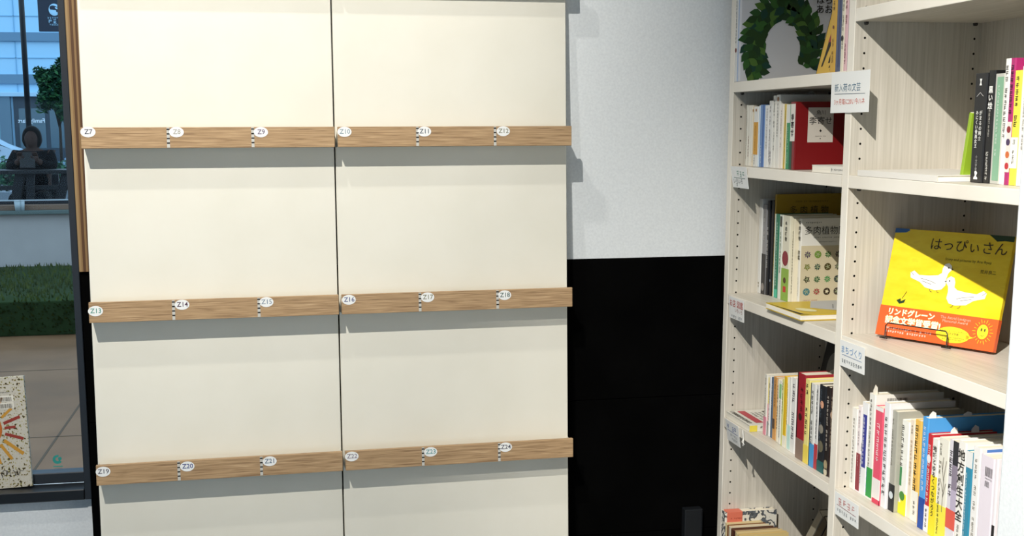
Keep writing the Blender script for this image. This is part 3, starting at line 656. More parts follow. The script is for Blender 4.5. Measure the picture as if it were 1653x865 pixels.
# ---- eye-level shelf of the near bay
def e1_art(root, CV, d, h, t, rnd):
    SP = frame_at((-.0006, 0, 0), (0, -1, 0), (0, 0, 1))
    bm = new_bm()
    poly(bm, [(-.0035, .190), (.0035, .190), (.0012, .184), (.0035, .178), (-.0035, .178), (-.0012, .184)], SP)
    poly(bm, stroke((-.010, .158), (0, .165), .0006), SP); poly(bm, stroke((.010, .158), (0, .165), .0006), SP)
    poly(bm, [(-.006, .006), (.006, .006), (.006, .009), (.002, .012), (.005, .018), (.001, .022), (-.004, .02), (-.002, .013), (-.006, .009)], SP)
    obj('spine_emblem', bm, mat('#e8e8e4'), root)
book('e1', 'thick black book with white vertical title and small emblem at its head', '#1b1c1f', [('v', 'がまるの騎士', .66, .0088, '#d6d6d2', .0055), ('v', 'みにくい骨高女王', .66, .0082, '#d6d6d2', -.0055), ('v', '十文字青', .25, .007, '#8a8a88', .0)], d=.135, art=e1_art)
book('e2', 'slim black book titled in white right of the thick black one', '#161618', [('v', '黒い絵', .86, .0135, '#eeeeea', 0), ('m', .42, .66, .0065, '#b0ada4', 0), ('m', .04, .28, .008, '#d6d4ce', 0)], d=.135)
book('e3', 'sage green book with grey sides on the eye-level shelf', '#b9b8b0', [('patch', .03, .97, '#7fa98c', .25, .95), ('m', .25, .9, .006, '#dfeadf', 0)], d=.13)
book('e4', 'white tall book with black vertical title left of the magenta one', '#ece9e4', [('m', .3, .95, .009, '#55524e', 0)], d=.14)
book('e5', 'magenta tall book with small portraits down its spine', '#a82a6a', [('m', .55, .95, .010, '#3a1a2c', 0), ('patch', .10, .5, '#e3d6cf', .05, .95), ('dot', .44, .006, '#8a2a30'), ('dot', .34, .006, '#4a3a5a'), ('dot', .24, .006, '#c96a3a'), ('dot', .15, .006, '#b8323a')], d=.15)
book('e6', 'yellow book with white middle at the right of the eye-level shelf', '#f0e04a', [('patch', .15, .42, '#f2efe6', 0, 1), ('m', .48, .95, .010, '#3a3620', 0), ('m', .16, .4, .008, '#6a6a60', 0)], d=.135)
book('e7', 'white book partly hidden by the white wall at the right end', '#f0ece6', [('m', .3, .92, .006, '#8a8680', 0)], d=.14)
t_ = thing('book', 'lime green book leaning behind the thick black book', 'book', (.060, -.9915, 1.3912), (math.radians(9.5), 0, 0))
bm = new_bm(); box(bm, 0, .12, -.009, 0, .0, .13, bevel=.0008, seg=1); obj('cover', bm, mat('#8fae2e', .45), t_)
bm = new_bm(); box(bm, .002, .1185, -.0075, -.0015, .001, .1306); obj('page_block', bm, PAGES, t_)
t_ = thing('book', 'large thin white book lying flat on the eye-level shelf', 'book', (.002, -.714, 1.3901), group='books lying flat on the shelves')
bm = new_bm(); box(bm, .001, .205, -.298, -.001, .0012, .0112); obj('page_block', bm, PAGES_H, t_)
bm = new_bm(); box(bm, 0, .207, -.300, 0, 0, .0012); box(bm, 0, .207, -.300, 0, .0112, .0124); box(bm, -.001, 0, -.300, 0, 0, .0124); obj('cover', bm, mat('#e4e0d8', .45), t_)

# ---- lower shelf of the near bay
def bk_chart(root, CV, d, h, t, rnd): pass
book('b1', 'white book with thin vertical print first in the near bay row', '#e8e6e0', [('m', .05, .88, .0075, '#6a6458', 0)], d=.13)
book('b2', 'pale pink book with a dark red lower half', '#eadfe0', [('patch', .02, .45, '#8a2a38', .1, 1), ('m', .5, .95, .006, '#8a7a80', 0), ('m', .3, .43, .006, '#e0b0b4', 0)], d=.13)
book('b3', 'white book with a navy blue title block', '#e9e9ea', [('patch', .3, .87, '#27308f', .25, .85), ('m', .34, .84, .008, '#e6e6f0', -.002), ('m', .1, .55, .006, '#55607a', -.009)], d=.14)
book('b4', 'tallest white book with a green foot and a barcode', '#ebe9e2', [('patch', .02, .3, '#2f9a48', .1, 1), ('m', .32, .95, .009, '#4a4a46', -.003), ('bar', .9, .965, .028, .075), ('slip', .0, .014, .020, '#e3ddd0'), ('m', .05, .28, .006, '#8a9fd0', -.009)], d=.16)
book('b5', 'bright pink book with white lettering', '#e4536e', [('m', .4, .9, .013, '#fbeef0', 0), ('patch', 0, .26, '#ece6e2', .05, 1), ('patch', 0, .05, '#d9405c', .05, 1), ('patch', .96, 1, '#eee8e6', 0, 1)], d=.145)
book('b6', 'white book with heavy black vertical title and barcode', '#e9e8ea', [('m', .12, .93, .013, '#34323a', 0), ('bar', .86, .92, .06, .10)], d=.15)
book('b7', 'grey book with a black foot', '#a8a69a', [('patch', 0, .27, '#1d1e20', 0, 1), ('m', .45, .92, .007, '#6a685e', -.005), ('dot', .16, .008, '#cfd6da')], d=.15)
book('b8', 'thick white book with a lemon yellow foot and green label', '#efeee6', [('patch', 0, .23, '#eee82e', .3, 1), ('m', .5, .95, .012, '#2f2e28', -.008), ('patch', .30, .5, '#3a8a52', .05, .32), ('dot', .2, .010, '#4a8a3a'), ('patch', .0, .12, '#eee82e', 0, .3)], d=.145)
book('b9', 'slim peach white book left of the orange-yellow one', '#eedfcb', [('m', .35, .8, .008, '#b99a7a', 0), ('m', .85, .95, .006, '#4a3a30', 0)], d=.14)
book('b10', 'orange-yellow book with vertical title and white foot', '#ecbc5a', [('m', .3, .95, .014, '#3f3524', -.003), ('patch', 0, .3, '#f0ece0', 0, 1), ('m', .05, .25, .009, '#4a4640', 0)], d=.14)
book('b11', 'tall sky blue book with a navy foot', '#4f9ee0', [('m', .35, .92, .010, '#e6f0fa', 0), ('patch', 0, .28, '#1f4aa0', 0, 1), ('slip', .03, .02, .012, '#eceae6'), ('slip', .42, .025, .008, '#e6e6ea')], d=.19)
book('b12', 'red book with white bubbles and white foot', '#c22a34', [('patch', 0, .27, '#f0ecec', 0, 1), ('m', .3, .9, .011, '#f2d9d6', 0), ('dot', .75, .009, '#f0e6e4'), ('m', .05, .24, .009, '#4a3a3c', 0), ('slip', .3, .02, .012, '#f0eeea'), ('slip', .62, .022, .014, '#e9e7f0')], d=.14)
book('b13', 'white and yellow book titled in bold black characters', '#ece9e2', [('patch', 0, .62, '#f2dc2a', 0, 1), ('v', '地域とゆるくつながろう', .93, .0125, '#26241c', 0)], d=.135)
book('b14', 'ivory book with a drawn bare tree and yellow foot', '#e8e4d6', [('patch', 0, .35, '#f0e24a', 0, 1), ('m', .3, .95, .008, '#4a463a', -.009), ('m', .05, .3, .008, '#5a5636', -.008)], d=.14,
     art=lambda root, CV, d, h, t, rnd: obj('tree_print', (lambda b: [poly(b, stroke(p, q, .0014), frame_at((-.0008, 0, 0), (0, -1, 0), (0, 0, 1))) for p, q in (((.004, .06), (.006, .13)), ((.006, .12), (-.004, .16)), ((.006, .13), (.012, .165)), ((.005, .10), (-.006, .125)), ((.005, .09), (.013, .12)), ((0, .14), (.002, .17)))] and b)(new_bm()), mat('#6a6458'), root))
book('b15', 'striped book in black, mauve, lilac and coral blocks', '#d9d4dc', [('patch', .78, 1, '#2a2a30', .45, 1), ('patch', .55, .78, '#8a8090', .45, 1), ('patch', .18, .36, '#dc5a4a', 0, 1), ('m', .5, .97, .012, '#2f2c30', -.006), ('patch', .36, .55, '#b9aec4', .45, 1)], d=.14)
book('b16', 'thick white handbook with very large black characters', '#eeebe4', [('v', '地方創生大全', .93, .0225, '#2b2926', 0), ('m', .04, .26, .008, '#4a4844', 0), ('slip', .75, .02, .018, '#b9b5b0')], d=.145)
book('b17', 'teal book with a white head', '#2f86a4', [('patch', .85, 1, '#e6e6e4', 0, 1), ('m', .1, .8, .006, '#cfe4ea', -.004)], d=.14)
book('b18', 'white book with a blue corner print on its top', '#ebe9e6', [('m', .2, .9, .009, '#8a8478', 0)], d=.15,
     art=lambda root, CV, d, h, t, rnd: obj('corner_print', (lambda b: [poly(b, q, CV) for q in ([(.012, h-.003), (.11, h-.003), (.11, h-.016), (.012, h-.016)], [(.012, h-.016), (.022, h-.016), (.022, h-.034), (.012, h-.034)])] and b)(new_bm()), mat('#5a86c8'), root))
def lilac_art(root, CV, d, h, t, rnd):
    bm = new_bm(); SP = frame_at((-.0007, 0, 0), (0, -1, 0), (0, 0, 1))
    barcode(bm, -.004, .016, h*.83, h*.91, SP, 0, rnd); barcode(bm, -.003, .009, h*.74, h*.79, SP, 0, rnd); print_row(bm, -.004, .016, h*.81, .003, SP, 0, rnd)
    obj('barcode_print', bm, mat('#26242a'), root)
book('b19', 'thick lilac white book with a barcode on its spine', '#e4dbe4', [('m', .1, .3, .009, '#4a4450', -.004)], d=.15, art=lilac_art)
book('b20', 'slim black-footed book right of the lilac white one', '#e8e2e6', [('patch', 0, .45, '#1b191c', .1, .9)], d=.15)
book('b21', 'white book with a maroon edge against the white wall', '#ece6e8', [('m', .15, .95, .008, '#4a4048', 0), ('patch', 0, 1, '#7a4a52', .85, 1)], d=.15)

# ---- bottom shelf (only the heads are in view)
pattern = noise_mat('black_white_leaf_pattern', [(.44, '#e2ddd0'), (.47, '#3a3d42'), (.56, '#6a7076'), (.58, '#dcd8cc')], (1, 1, 1), rough=.5, nscale=45, detail=2)
def g1_art(root, CV, d, h, t, rnd):
    bm = new_bm(); box(bm, .006, .052, -t/2-.001, t/2, h-.06, h+.0012, bevel=.0006, seg=1); o = obj('paper_band', bm, mat('#d9745c', .5), root, label='salmon paper band')
    bm = new_bm(); print_row(bm, .016, .048, h-.018, .0045, CV @ Matrix.Translation((0, 0, .0008)), 0, rnd); obj('band_lettering', bm, mat('#8a2a20'), o)
book('g1', 'black and white patterned book with a salmon band on the bottom shelf', pattern, d=.155, tc=.003, art=g1_art)
GC = ['#d9c79a', '#7a4e2e', '#cfc7b0', '#5a3a2a', '#4a2c24', '#cdbb8c', '#c9b27a']
GN = ['buff paperback right of the patterned book on the bottom shelf', 'brown-covered paperback second behind the patterned book', 'grey-white paperback in the yellowed row on the bottom shelf', 'umber brown paperback in the middle of the yellowed row',
      'dark brown paperback in the yellowed row', 'pale tan paperback before the last of the yellowed row', 'ochre tan paperback at the near end of the yellowed row']
for k in range(7):
    book('g%d' % (k+2), GN[k], GC[k], d=.108 + .006*k, pages=PAGES_OLD, inset=(.0045, .002, .004)[k % 3], tc=.0022)
for k, (yy, ang, c, lab, h_) in enumerate(((-.105, -36, '#8f8a7c', 'grey book tilting against the dark books on the bottom shelf', .325), (-.139, -36, '#1d1a18', 'black book tilting toward the middle upright with pale print', .315), (-.173, -36, '#2a211d', 'dark brown book tilting toward the middle upright', .30))):
    t_ = thing('book', lab, 'book', (.165, yy, .2165 + .0125*math.sin(math.radians(-ang))), (math.radians(-ang), 0, 0), group='tilted books on the bottom shelf')
    bm = new_bm(); prism(bm, u_shape(.12, .024, .0015), 'z', 0, h_); o = obj('cover', bm, mat(c, .5), t_)
    bm = new_bm(); box(bm, .002, .117, -.0103, .0103, .002, h_-.002); obj('page_block', bm, PAGES, t_)
    if k == 1:
        bm = new_bm(); rnd = random.Random(9); print_col(bm, 0, .05, .19, .014, frame_at((-.0006, 0, 0), (0, -1, 0), (0, 0, 1)), 0, rnd); obj('spine_lettering', bm, mat('#b9b4a8'), t_)

# ------------------------------------------------------------------ paper cards on the shelf edges
paper = mat('#e9eae8', .6)
def card(y0, y1, z0, z1, xt, xb, label, rows, rot=0.0):
    """white card: y0 far edge, y1 near edge, z1 top; xt/xb = x of its top and bottom"""
    h = z1 - z0; w = y0 - y1
    t_ = thing('shelf_card', label, 'card', (xt, (y0+y1)/2, z1), (rot, -math.atan2(xb-xt, h)*1.0, 0), group='handwritten cards on the shelf edges')
    bm = new_bm(); box(bm, -.0004, .0004, -w/2, w/2, -h, 0); obj('paper', bm, paper, t_)
    bm = new_bm(); ms = []
    F = frame_at((-.0009, 0, 0), (0, -1, 0), (0, 0, 1)); rnd = random.Random(label)
    for R_ in rows:
        c = mat(R_[-1], .6)
        if c not in ms: ms.append(c)
        m_ = ms.index(c)
        if R_[0] == 't':
            text(bm, R_[1], R_[2]*w, F @ Matrix.Translation((R_[3]*w, -R_[4]*h, 0)), m_, line=1.0)
        elif R_[0] == 'm':                                          # writing too faint to read
            print_row(bm, (R_[1]-.5*R_[2])*w, (R_[1]+.5*R_[2])*w, -R_[4]*h, R_[3]*w, F, m_, rnd)
        elif R_[0] == 'l':
            poly(bm, stroke((-R_[1]*w, -R_[2]*h), (R_[1]*w, -(R_[2]+.02)*h), .0013), F, m_)
    obj('handwriting', bm, ms, t_)
    return t_
card(-.590, -.7565, 1.5238, 1.611, -.0032, -.0032, 'largest white card, with blue and red handwriting, taped over the middle upright', [('t', '新入荷の文芸', .115, -.06, .40, '#54768c'), ('l', .40, .53, '#7f8790'), ('t', '3ヶ月毎に20い今ハネ', .085, 0, .74, '#cf6a5a')])
card(-.036, -.141, 1.3315, 1.3893, -.0048, .004, 'white card with green and black writing at the left of the second shelf', [('m', .02, .70, .16, .34, '#6f9a86'), ('l', .36, .52, '#55706a'), ('t', 'いろいろ', .15, -.1, .70, '#5a6468'), ('m', -.2, .12, .12, .88, '#3f474a')])
card(-.047, -.149, .976, 1.0350, -.0032, -.0015, 'white card with red handwriting at the left of the gardening shelf', [('t', 'お店 図鑑', .21, .0, .30, '#b8453c'), ('t', 'いろいろ', .13, .16, .58, '#a06a64'), ('m', 0, .66, .08, .88, '#6a7078')])
card(-.049, -.139, .628, .689, -.0048, .004, 'white card with underlined blue handwriting beside the flat magazine', [('m', .0, .80, .17, .30, '#2f4f9f'), ('l', .40, .46, '#2f4f9f'), ('m', 0, .62, .085, .64, '#8a9098'), ('m', .1, .42, .10, .82, '#6a7078')])
card(-.679, -.7865, .9705, 1.0290, -.0032, -.0015, 'white card reading まちづくり below the yellow dove book', [('t', 'まちづくり', .175, -.02, .36, '#5a8fc0'), ('l', .40, .54, '#7a8fb0'), ('m', 0, .84, .085, .78, '#55606a')])
card(-.685, -.791, .630, .683, -.0032, -.0015, 'white card with pale red writing on the edge of the lower near shelf', [('m', .0, .70, .17, .32, '#c88a88'), ('l', .40, .52, '#8a4a54'), ('m', 0, .80, .085, .74, '#7f868c')])
# white twist tie hanging on the shelf edge
t_ = thing('twist_tie', 'tiny white twist tie hanging from the shelf edge near the flat magazine', 'tie', (-.003, -.176, .688))
bm = new_bm(); tube(bm, [(-.001, .006, .0), (-.003, .0, -.012), (-.002, -.002, -.026), (-.006, -.010, -.040)], .0016, 6); tube(bm, [(-.002, -.001, -.022), (-.008, -.006, -.03), (-.004, -.014, -.036)], .0012, 6)
obj('tie_wire', bm, mat('#e6e6e2', .4), t_)

# ------------------------------------------------------------------ yellow dove book on its wire stand
BLp = Vector((.0593, -.7156, 1.0415)); e_ = Vector((.1229, -.2358, 0)).normalized(); n0 = Vector((e_.y, -e_.x, 0))
lean_ = math.radians(14.5); up_ = Vector((0, 0, 1))*math.cos(lean_) - n0*math.sin(lean_); nn = e_.cross(up_)
HB, WB, TB = .236, .266, .011
MB_ = Matrix((e_, up_, nn)).transposed().to_4x4(); MB_.translation = BLp + Vector((0, 0, .004))
hb = thing('picture_book', 'yellow picture book with two white doves standing face out on a wire stand', 'book', matrix=MB_ @ Matrix.Translation((WB/2, 0, 0)))
LX = lambda s: (s - .5)*WB
bm = new_bm(); box(bm, -WB/2, WB/2, 0, HB, -.0018, 0, bevel=.0008, seg=1); box(bm, -WB/2, WB/2, 0, HB, -TB, -TB+.0018, bevel=.0008, seg=1); box(bm, WB/2-.0018, WB/2, 0, HB, -TB+.001, -.001)
yel = noise_mat('yellow_painted_cover', [(.35, '#e8c81c'), (.6, '#f0d42a'), (.75, '#e2c024')], (9, 22, 9), rough=.3, spec=.5, nscale=2.2, detail=4)
obj('cover', bm, yel, hb)
bm = new_bm(); box(bm, -WB/2+.001, WB/2-.002, .003, HB-.003, -TB+.0019, -.0019); obj('page_block', bm, PAGES, hb)
C0 = frame_at((-WB/2, 0, .0004), (1, 0, 0), (0, 1, 0))
def CT(k): return C0 @ Matrix.Translation((0, 0, .00025*k))
S_ = lambda pts: [(a*WB, b*HB) for a, b in pts]
bm = new_bm()
poly(bm, S_([(0, .955), (.10, .965), (.13, .985), (.125, 1), (0, 1)]), CT(0), 0)
poly(bm, S_([(.84, .97), (.87, .945), (.93, .955), (1, .95), (1, 1), (.80, 1), (.82, .985)]), CT(0), 1)
# doves
def dove(cx, cy, s, flip, m):
    pts = [(-.115, .018), (-.11, -.006), (-.06, -.022), (-.03, -.044), (.02, -.052), (.052, -.046), (.068, -.024), (.066, .006), (.070, .03), (.084, .048), (.082, .066), (.066, .078), (.048, .072), (.040, .052), (.040, .03), (.024, .018), (-.02, .012), (-.07, .010), (-.098, .028)]
    P = [(cx + (-x if flip else x)*s, cy + y*s) for x, y in pts]
    poly(bm, P, CT(1), m)
    q = lambda x, y: (cx + (-x if flip else x)*s, cy + y*s)
    for a, b in (((-.06, -.004), (-.01, -.012)), ((-.01, -.012), (.02, -.022)), ((-.05, -.016), (.0, -.028)), ((-.112, .02), (-.095, .006))): poly(bm, stroke(q(*a), q(*b), .0009), CT(2), 3)
    for x in (-.005, .03): poly(bm, stroke(q(x, -.05), q(x+.004, -.060), .001), CT(2), 3); poly(bm, stroke(q(x+.004, -.060), q(x+.013, -.062), .001), CT(2), 3)
    poly(bm, ell(*q(.068, .056), .0017, .0017, 10), CT(2), 3); poly(bm, [q(.082, .056), q(.094, .052), q(.083, .048)], CT(2), 3)
dove(.108, .134, .46, False, 2); dove(.178, .107, .46, True, 2)
poly(bm, S_([(.13, .335), (.165, .355), (.17, .33), (.21, .355), (.20, .32), (.16, .305)]), CT(1), 1); poly(bm, stroke((.047, .084), (.055, .10), .0012), CT(1), 1)
obj('cover_picture', bm, [mat('#3466a8'), mat('#1f3a1c'), mat('#f6f4ec'), mat('#4a4434'), mat('#e2d06a')], hb)
bm = new_bm()
text(bm, 'はっぴぃさん', .0285, CT(1) @ Matrix.Translation((.172, .206, 0)), 0)
text(bm, 'Story and pictures by Arai Ryoji', .0078, CT(1) @ Matrix.Translation((.178, .178, 0)), 0); text(bm, '荒井良二', .0085, CT(1) @ Matrix.Translation((.225, .158, 0)), 0)
obj('title_lettering', bm, mat('#3a2a18'), hb)
bm = new_bm(); box(bm, -WB/2-.0006, WB/2+.0006, -.0004, .0655, -TB-.0006, .0007, bevel=.0004, seg=1)
ob = obj('paper_band', bm, mat('#e8602a', .35, .5), hb, label='orange paper band')
bm = new_bm()
for (tx, sz, x, y) in (('リンドグレーン', .0158, .075, .0525), ('記念文学賞受賞!', .0178, .082, .034)):
    text(bm, tx, sz, CT(5) @ Matrix.Translation((x, y, 0)), 0, bold=.055, res=1); text(bm, tx, sz, CT(6) @ Matrix.Translation((x, y, 0)), 1, bold=.012)
text(bm, 'The Astrid Lindgren\nMemorial Award', .0082, CT(5) @ Matrix.Translation((.176, .0525, 0)), 2, line=.9)
rnd = random.Random(2); print_row(bm, .022, .13, .0175, .0052, CT(5), 1, rnd); print_row(bm, .022, .12, .010, .0052, CT(5), 1, rnd)
poly(bm, ell(.176, .022, .037, .0165, 28), CT(5), 3); poly(bm, [(.205, .026), (.222, .022), (.205, .016)], CT(5), 3)
text(bm, 'アストリッド・リンドグレーン\n記念文学賞', .0052, CT(6) @ Matrix.Translation((.176, .026, 0)), 4); print_row(bm, .150, .203, .016, .0032, CT(6), 4, rnd); print_row(bm, .155, .198, .012, .0032, CT(6), 4, rnd)
poly(bm, ell(.238, .037, .0115, .0150, 22), CT(5), 3)
for k in range(20):
    a = 2*math.pi*k/20; poly(bm, stroke((.238+.0145*math.cos(a), .037+.0185*math.sin(a)), (.238+(.020 if k % 2 else .022)*math.cos(a), .037+(.023 if k % 2 else .026)*math.sin(a)), .0008), CT(5), 3)
poly(bm, ell(.235, .041, .0016, .0035, 10), CT(6), 4); poly(bm, ell(.242, .041, .0016, .0035, 10), CT(6), 4); poly(bm, stroke((.235, .030), (.238, .0285), .0009), CT(6), 4); poly(bm, stroke((.238, .0285), (.242, .030), .0009), CT(6), 4)
obj('band_lettering', bm, [mat('#f2e6a0'), mat('#f7f1e4'), mat('#f0b49a'), mat('#f2dc2a'), mat('#3f3a20')], ob)
# black wire stand
ws = thing('wire_book_stand', 'black wire stand holding the yellow dove book', 'book stand', matrix=MB_ @ Matrix.Translation((WB*.39, 0, 0)))
bm = new_bm()
xa, xb = .125*WB - WB*.39, .66*WB - WB*.39
U = Vector((0, 1, 0)); zw = Vector((0, math.cos(lean_), math.sin(lean_)))   # world up in book axes
fwd = Vector((0, -math.sin(lean_), math.cos(lean_)))
fl = -.0035
def Q(x, f, z): return Vector((x, 0, 0)) + fwd*f + zw*(z + fl)
tube(bm, [Q(xa, -.10, .0018), Q(xa, .012, .0018), Q(xa, .016, .004), Q(xa, .014, .028), Q(xa+.005, .013, .034), Q(xb-.005, .013, .034), Q(xb, .014, .028), Q(xb, .016, .004), Q(xb, .012, .0018), Q(xb, -.10, .0018)], .0014, 8)
tube(bm, [Q(xa, .012, .0018), Q(xa-.008, .022, .0018), Q(xa+.012, .026, .0018)], .0013, 6); tube(bm, [Q(xb, .012, .0018), Q(xb-.006, .024, .0018), Q(xb+.014, .024, .0018)], .0013, 6)
obj('wire_frame', bm, mat('#15130f', .4, .5), ws)
bm = new_bm(); tube(bm, [Q(xa, -.10, .0018), Q(xa+.03, -.075, .14), Q(xb-.03, -.075, .14), Q(xb, -.10, .0018)], .0014, 8); obj('back_rest', bm, mat('#15130f', .4, .5), ws)

# ------------------------------------------------------------------ sun picture book on the window sill
sb = thing('picture_book', 'speckled white picture book with a painted sun standing on the window sill', 'book', (-1.992, .0945, .5537), (math.radians(-5.2), math.radians(-2.2), math.radians(0)))
bm = new_bm(); wS, hS, tS = .21, .296, .014
box(bm, -wS/2, wS/2, 0, .0018, 0, hS, bevel=.0006, seg=1); box(bm, -wS/2, wS/2, tS-.0018, tS, 0, hS, bevel=.0006, seg=1); box(bm, wS/2-.0018, wS/2, .001, tS-.001, 0, hS)
speck = noise_mat('paint_speckle_cover', [(.36, '#241d17'), (.385, '#a08a36'), (.41, '#b5b0a4'), (.575, '#bdb8ac'), (.60, '#97903a'), (.64, '#3a2c22')], (1, 1, 1), rough=.45, nscale=110, detail=5)
obj('cover', bm, speck, sb)
bm = new_bm(); box(bm, -wS/2+.002, wS/2-.0025, .0019, tS-.0019, .002, hS-.002); obj('page_block', bm, PAGES_H, sb)
F = frame_at((wS/2, -.0005, 0), (1, 0, 0), (0, 0, 1)); bm = new_bm()
sx, sz = -.098, .160
poly(bm, ell(sx, sz, .034, .040, 28), F, 0); poly(bm, ell(sx-.004, sz, .026, .031, 24), F @ Matrix.Translation((0, 0, .0002)), 1)
for k, (a, l0, l1, w, c) in enumerate(((62, .044, .085, .006, 1), (38, .044, .078, .007, 3), (18, .040, .085, .008, 2), (2, .040, .068, .007, 2), (-18, .042, .09, .008, 2), (-38, .046, .105, .009, 3), (-55, .046, .092, .008, 3), (-75, .050, .088, .008, 3), (100, .046, .085, .008, 3), (140, .044, .08, .008, 2), (180, .04, .08, .008, 3), (220, .04, .08, .008, 2), (260, .05, .085, .008, 3))):
    a = math.radians(a); poly(bm, stroke((sx+l0*math.cos(a), sz+l0*math.sin(a)*1.1), (sx+l1*math.cos(a), sz+l1*math.sin(a)*1.1), w), F, c)
obj('sun_picture', bm, [mat('#b0601c'), mat('#d08a24'), mat('#8a2f24'), mat('#b8862e')], sb)
bm = new_bm(); rnd = random.Random(4)
for z0 in (.232, .214): 
    poly(bm, [(-.090, z0-.002), (-.030, z0-.002), (-.030, z0+.015), (-.090, z0+.015)], F, 1); barcode(bm, -.088, -.034, z0, z0+.011, F @ Matrix.Translation((0, 0, .0003)), 0, rnd)
print_row(bm, -.09, -.03, .256, .004, F, 0, rnd)
z0 = .038; px_ = None
for k in range(46):
    p = (-.078 + .056*k/46 + rnd.uniform(-.004, .004), z0 + rnd.uniform(-.009, .011))
    if px_: poly(bm, stroke(px_, p, .0011), F, 0)
    px_ = p if k % 6 else None
obj('back_cover_print', bm, [mat('#2b2622'), mat('#d6d2c6')], sb)

# ------------------------------------------------------------------ outside the window
conc = noise_mat('terrace_paving', [(.3, '#6f5034'), (.5, '#7a5739'), (.7, '#846142')], (1, 1, 1), rough=.6, nscale=2.2, detail=5)
joint = mat('#54422f', .8)
bm = new_bm(); box(bm, -30, 12, .27, 5.70, -.15, 0)
o = obj('paving', bm, conc); struct(o)
bm = new_bm()
for x in (-2.318, -4.05, -.6): box(bm, x-.006, x+.006, .3, 5.66, -.01, .0012)
for y in (2.74, 4.4, 1.1): box(bm, -8, 6, y-.005, y+.005, -.01, .0012)
struct(obj('paving_joints', bm, joint))
grass = noise_mat('artificial_turf', [(.3, '#2a3318'), (.5, '#434d22'), (.7, '#586030')], (1, 1, 1), rough=.95, spec=.05, nscale=55, detail=4, bump=.6)
bm = new_bm(); box(bm, -14, 6, 5.69, 7.98, 0, .255, bevel=.01); struct(obj('turf_step_base', bm, mat('#2e3d22', .95, .05)))
bm = new_bm(); rnd = random.Random(11)
for k in range(5200):                                  # short blades over the front and top of the step
    x = rnd.uniform(-5.2, -1.6)
    if k % 3 == 0: p = Vector((x, 5.69, rnd.uniform(.005, .255))); d = Vector((rnd.uniform(-.3, .3), -1, rnd.uniform(.2, .9)))
    else: p = Vector((x, rnd.uniform(5.69, 7.95), .255)); d = Vector((rnd.uniform(-.4, .4), rnd.uniform(-.5, .4), 1))
    d = d.normalized()*rnd.uniform(.03, .05); s = Vector((rnd.uniform(-1, 1), rnd.uniform(-.4, .4), 0)).normalized()*.008
    f = bm.faces.new([bm.verts.new(q) for q in (p - s, p + s, p + d)]); f.material_index = rnd.randrange(3)
o = obj('turf', bm, [mat('#434e22', .9, .05), mat('#525c2a', .9, .05), mat('#343f1c', .9, .05)], recalc=False); tag(o, 'green artificial turf covering the step outside the window', 'turf', kind='stuff')
bm = new_bm(); box(bm, -14, 6, 7.986, 8.3, 0, .735); struct(obj('wall_terrace', bm, noise_mat('grey_render', [(.3, '#b0a7a2'), (.7, '#bab1ab')], (1, 1, 1), rough=.85, nscale=5)))
bm = new_bm(); box(bm, -14, 6, 7.93, 8.36, .735, .768, bevel=.004); struct(obj('wall_coping', bm, mat('#5c6a66', .6)))
bm = new_bm(); box(bm, -14, 6, 8.0, 8.32, .769, .815, bevel=.004); o = obj('bench_beam', bm, noise_mat('brown_beam', [(.3, '#6d5544'), (.7, '#7f6552')], (2, 30, 30), rough=.6, nscale=1)); tag(o, 'long brown timber beam lying along the terrace wall outside', 'beam')
fr = thing('glass_balustrade', 'dark framed balustrade with a pale strip above the timber beam outside', 'balustrade', (-4, 8.15, .816))
bm = new_bm(); box(bm, -10, 10, -.02, .02, 0, .030); obj('rail', bm, mat('#14181e', .4), fr)
bm = new_bm(); box(bm, -10, 10, -.024, .024, .030, .040); obj('edge_strip', bm, mat('#a9b4ba', .4), fr)
for k, (x, r_) in enumerate(((-3.535, .032), (-3.495, .020))):
    wc = thing('paper_cup', ('wider pale cup on the terrace wall coping outside', 'slimmer pale cup beside the wider one on the coping outside')[k], 'cup', (x, 7.962, .769), group='pale cups on the terrace wall')
    bm = new_bm(); tube(bm, [(0, 0, 0), (0, 0, .088)], [r_*.8, r_], 14); obj('cup_body', bm, mat('#aab6ba', .5), wc)
    bm = new_bm(); tube(bm, [(0, 0, .0885), (0, 0, .093)], r_*1.05, 14); obj('rim', bm, mat('#c2ccd0', .5), wc)
# raised terrace and street, for a view reflected in the glass but built solid
bm = new_bm(); box(bm, -60, 30, 8.36, 18.5, -.3, .30); struct(obj('upper_terrace', bm, mat('#5d676e', .7)))
bm = new_bm(); box(bm, -60, 30, 18.5, 90, -.4, -.20); struct(obj('street_ground', bm, noise_mat('street_paving', [(.3, '#55606a'), (.7, '#65707a')], (1, 1, 1), rough=.7, nscale=.8)))
bm = new_bm(); box(bm, -12, 4, 8.45, 11.4, 3.32, 3.40, bevel=.01)  # unseen roof added to shade the table and the seated person
for x in (-11.9, 3.9): box(bm, x-.05, x+.05, 8.5, 8.6, .301, 3.32); box(bm, x-.05, x+.05, 11.2, 11.3, .301, 3.32)
struct(obj('unseen_shade_roof', bm, mat('#2a2f35', .7)))
dark = noise_mat('dark_timber', [(.3, '#0d0f12'), (.7, '#14171b')], (30, 3, 30), rough=.5, nscale=1)
tb = thing('table', 'long dark reflected table on slanted legs in front of the seated person', 'table', (-3.75, 9.3, .301))
bm = new_bm(); box(bm, -1.6, .75, -.04, .36, .750, .790, bevel=.006); obj('tabletop', bm, dark, tb)
for x0, x1, w in ((-.03, -.13, .095), (.07, .045, .075), (.415, .30, .085), (.50, .42, .06), (-1.2, -1.3, .09)):
    bm = new_bm(); k = (.75-0)/.28
    xb = x0 + (x1-x0)*k*.62
    prism(bm, [(x0-w/2, .75), (x0+w/2, .75), (xb+w/2, 0), (xb-w/2, 0)], 'y', .0, .07); obj('leg', bm, mat('#222326', .7, .2), tb)
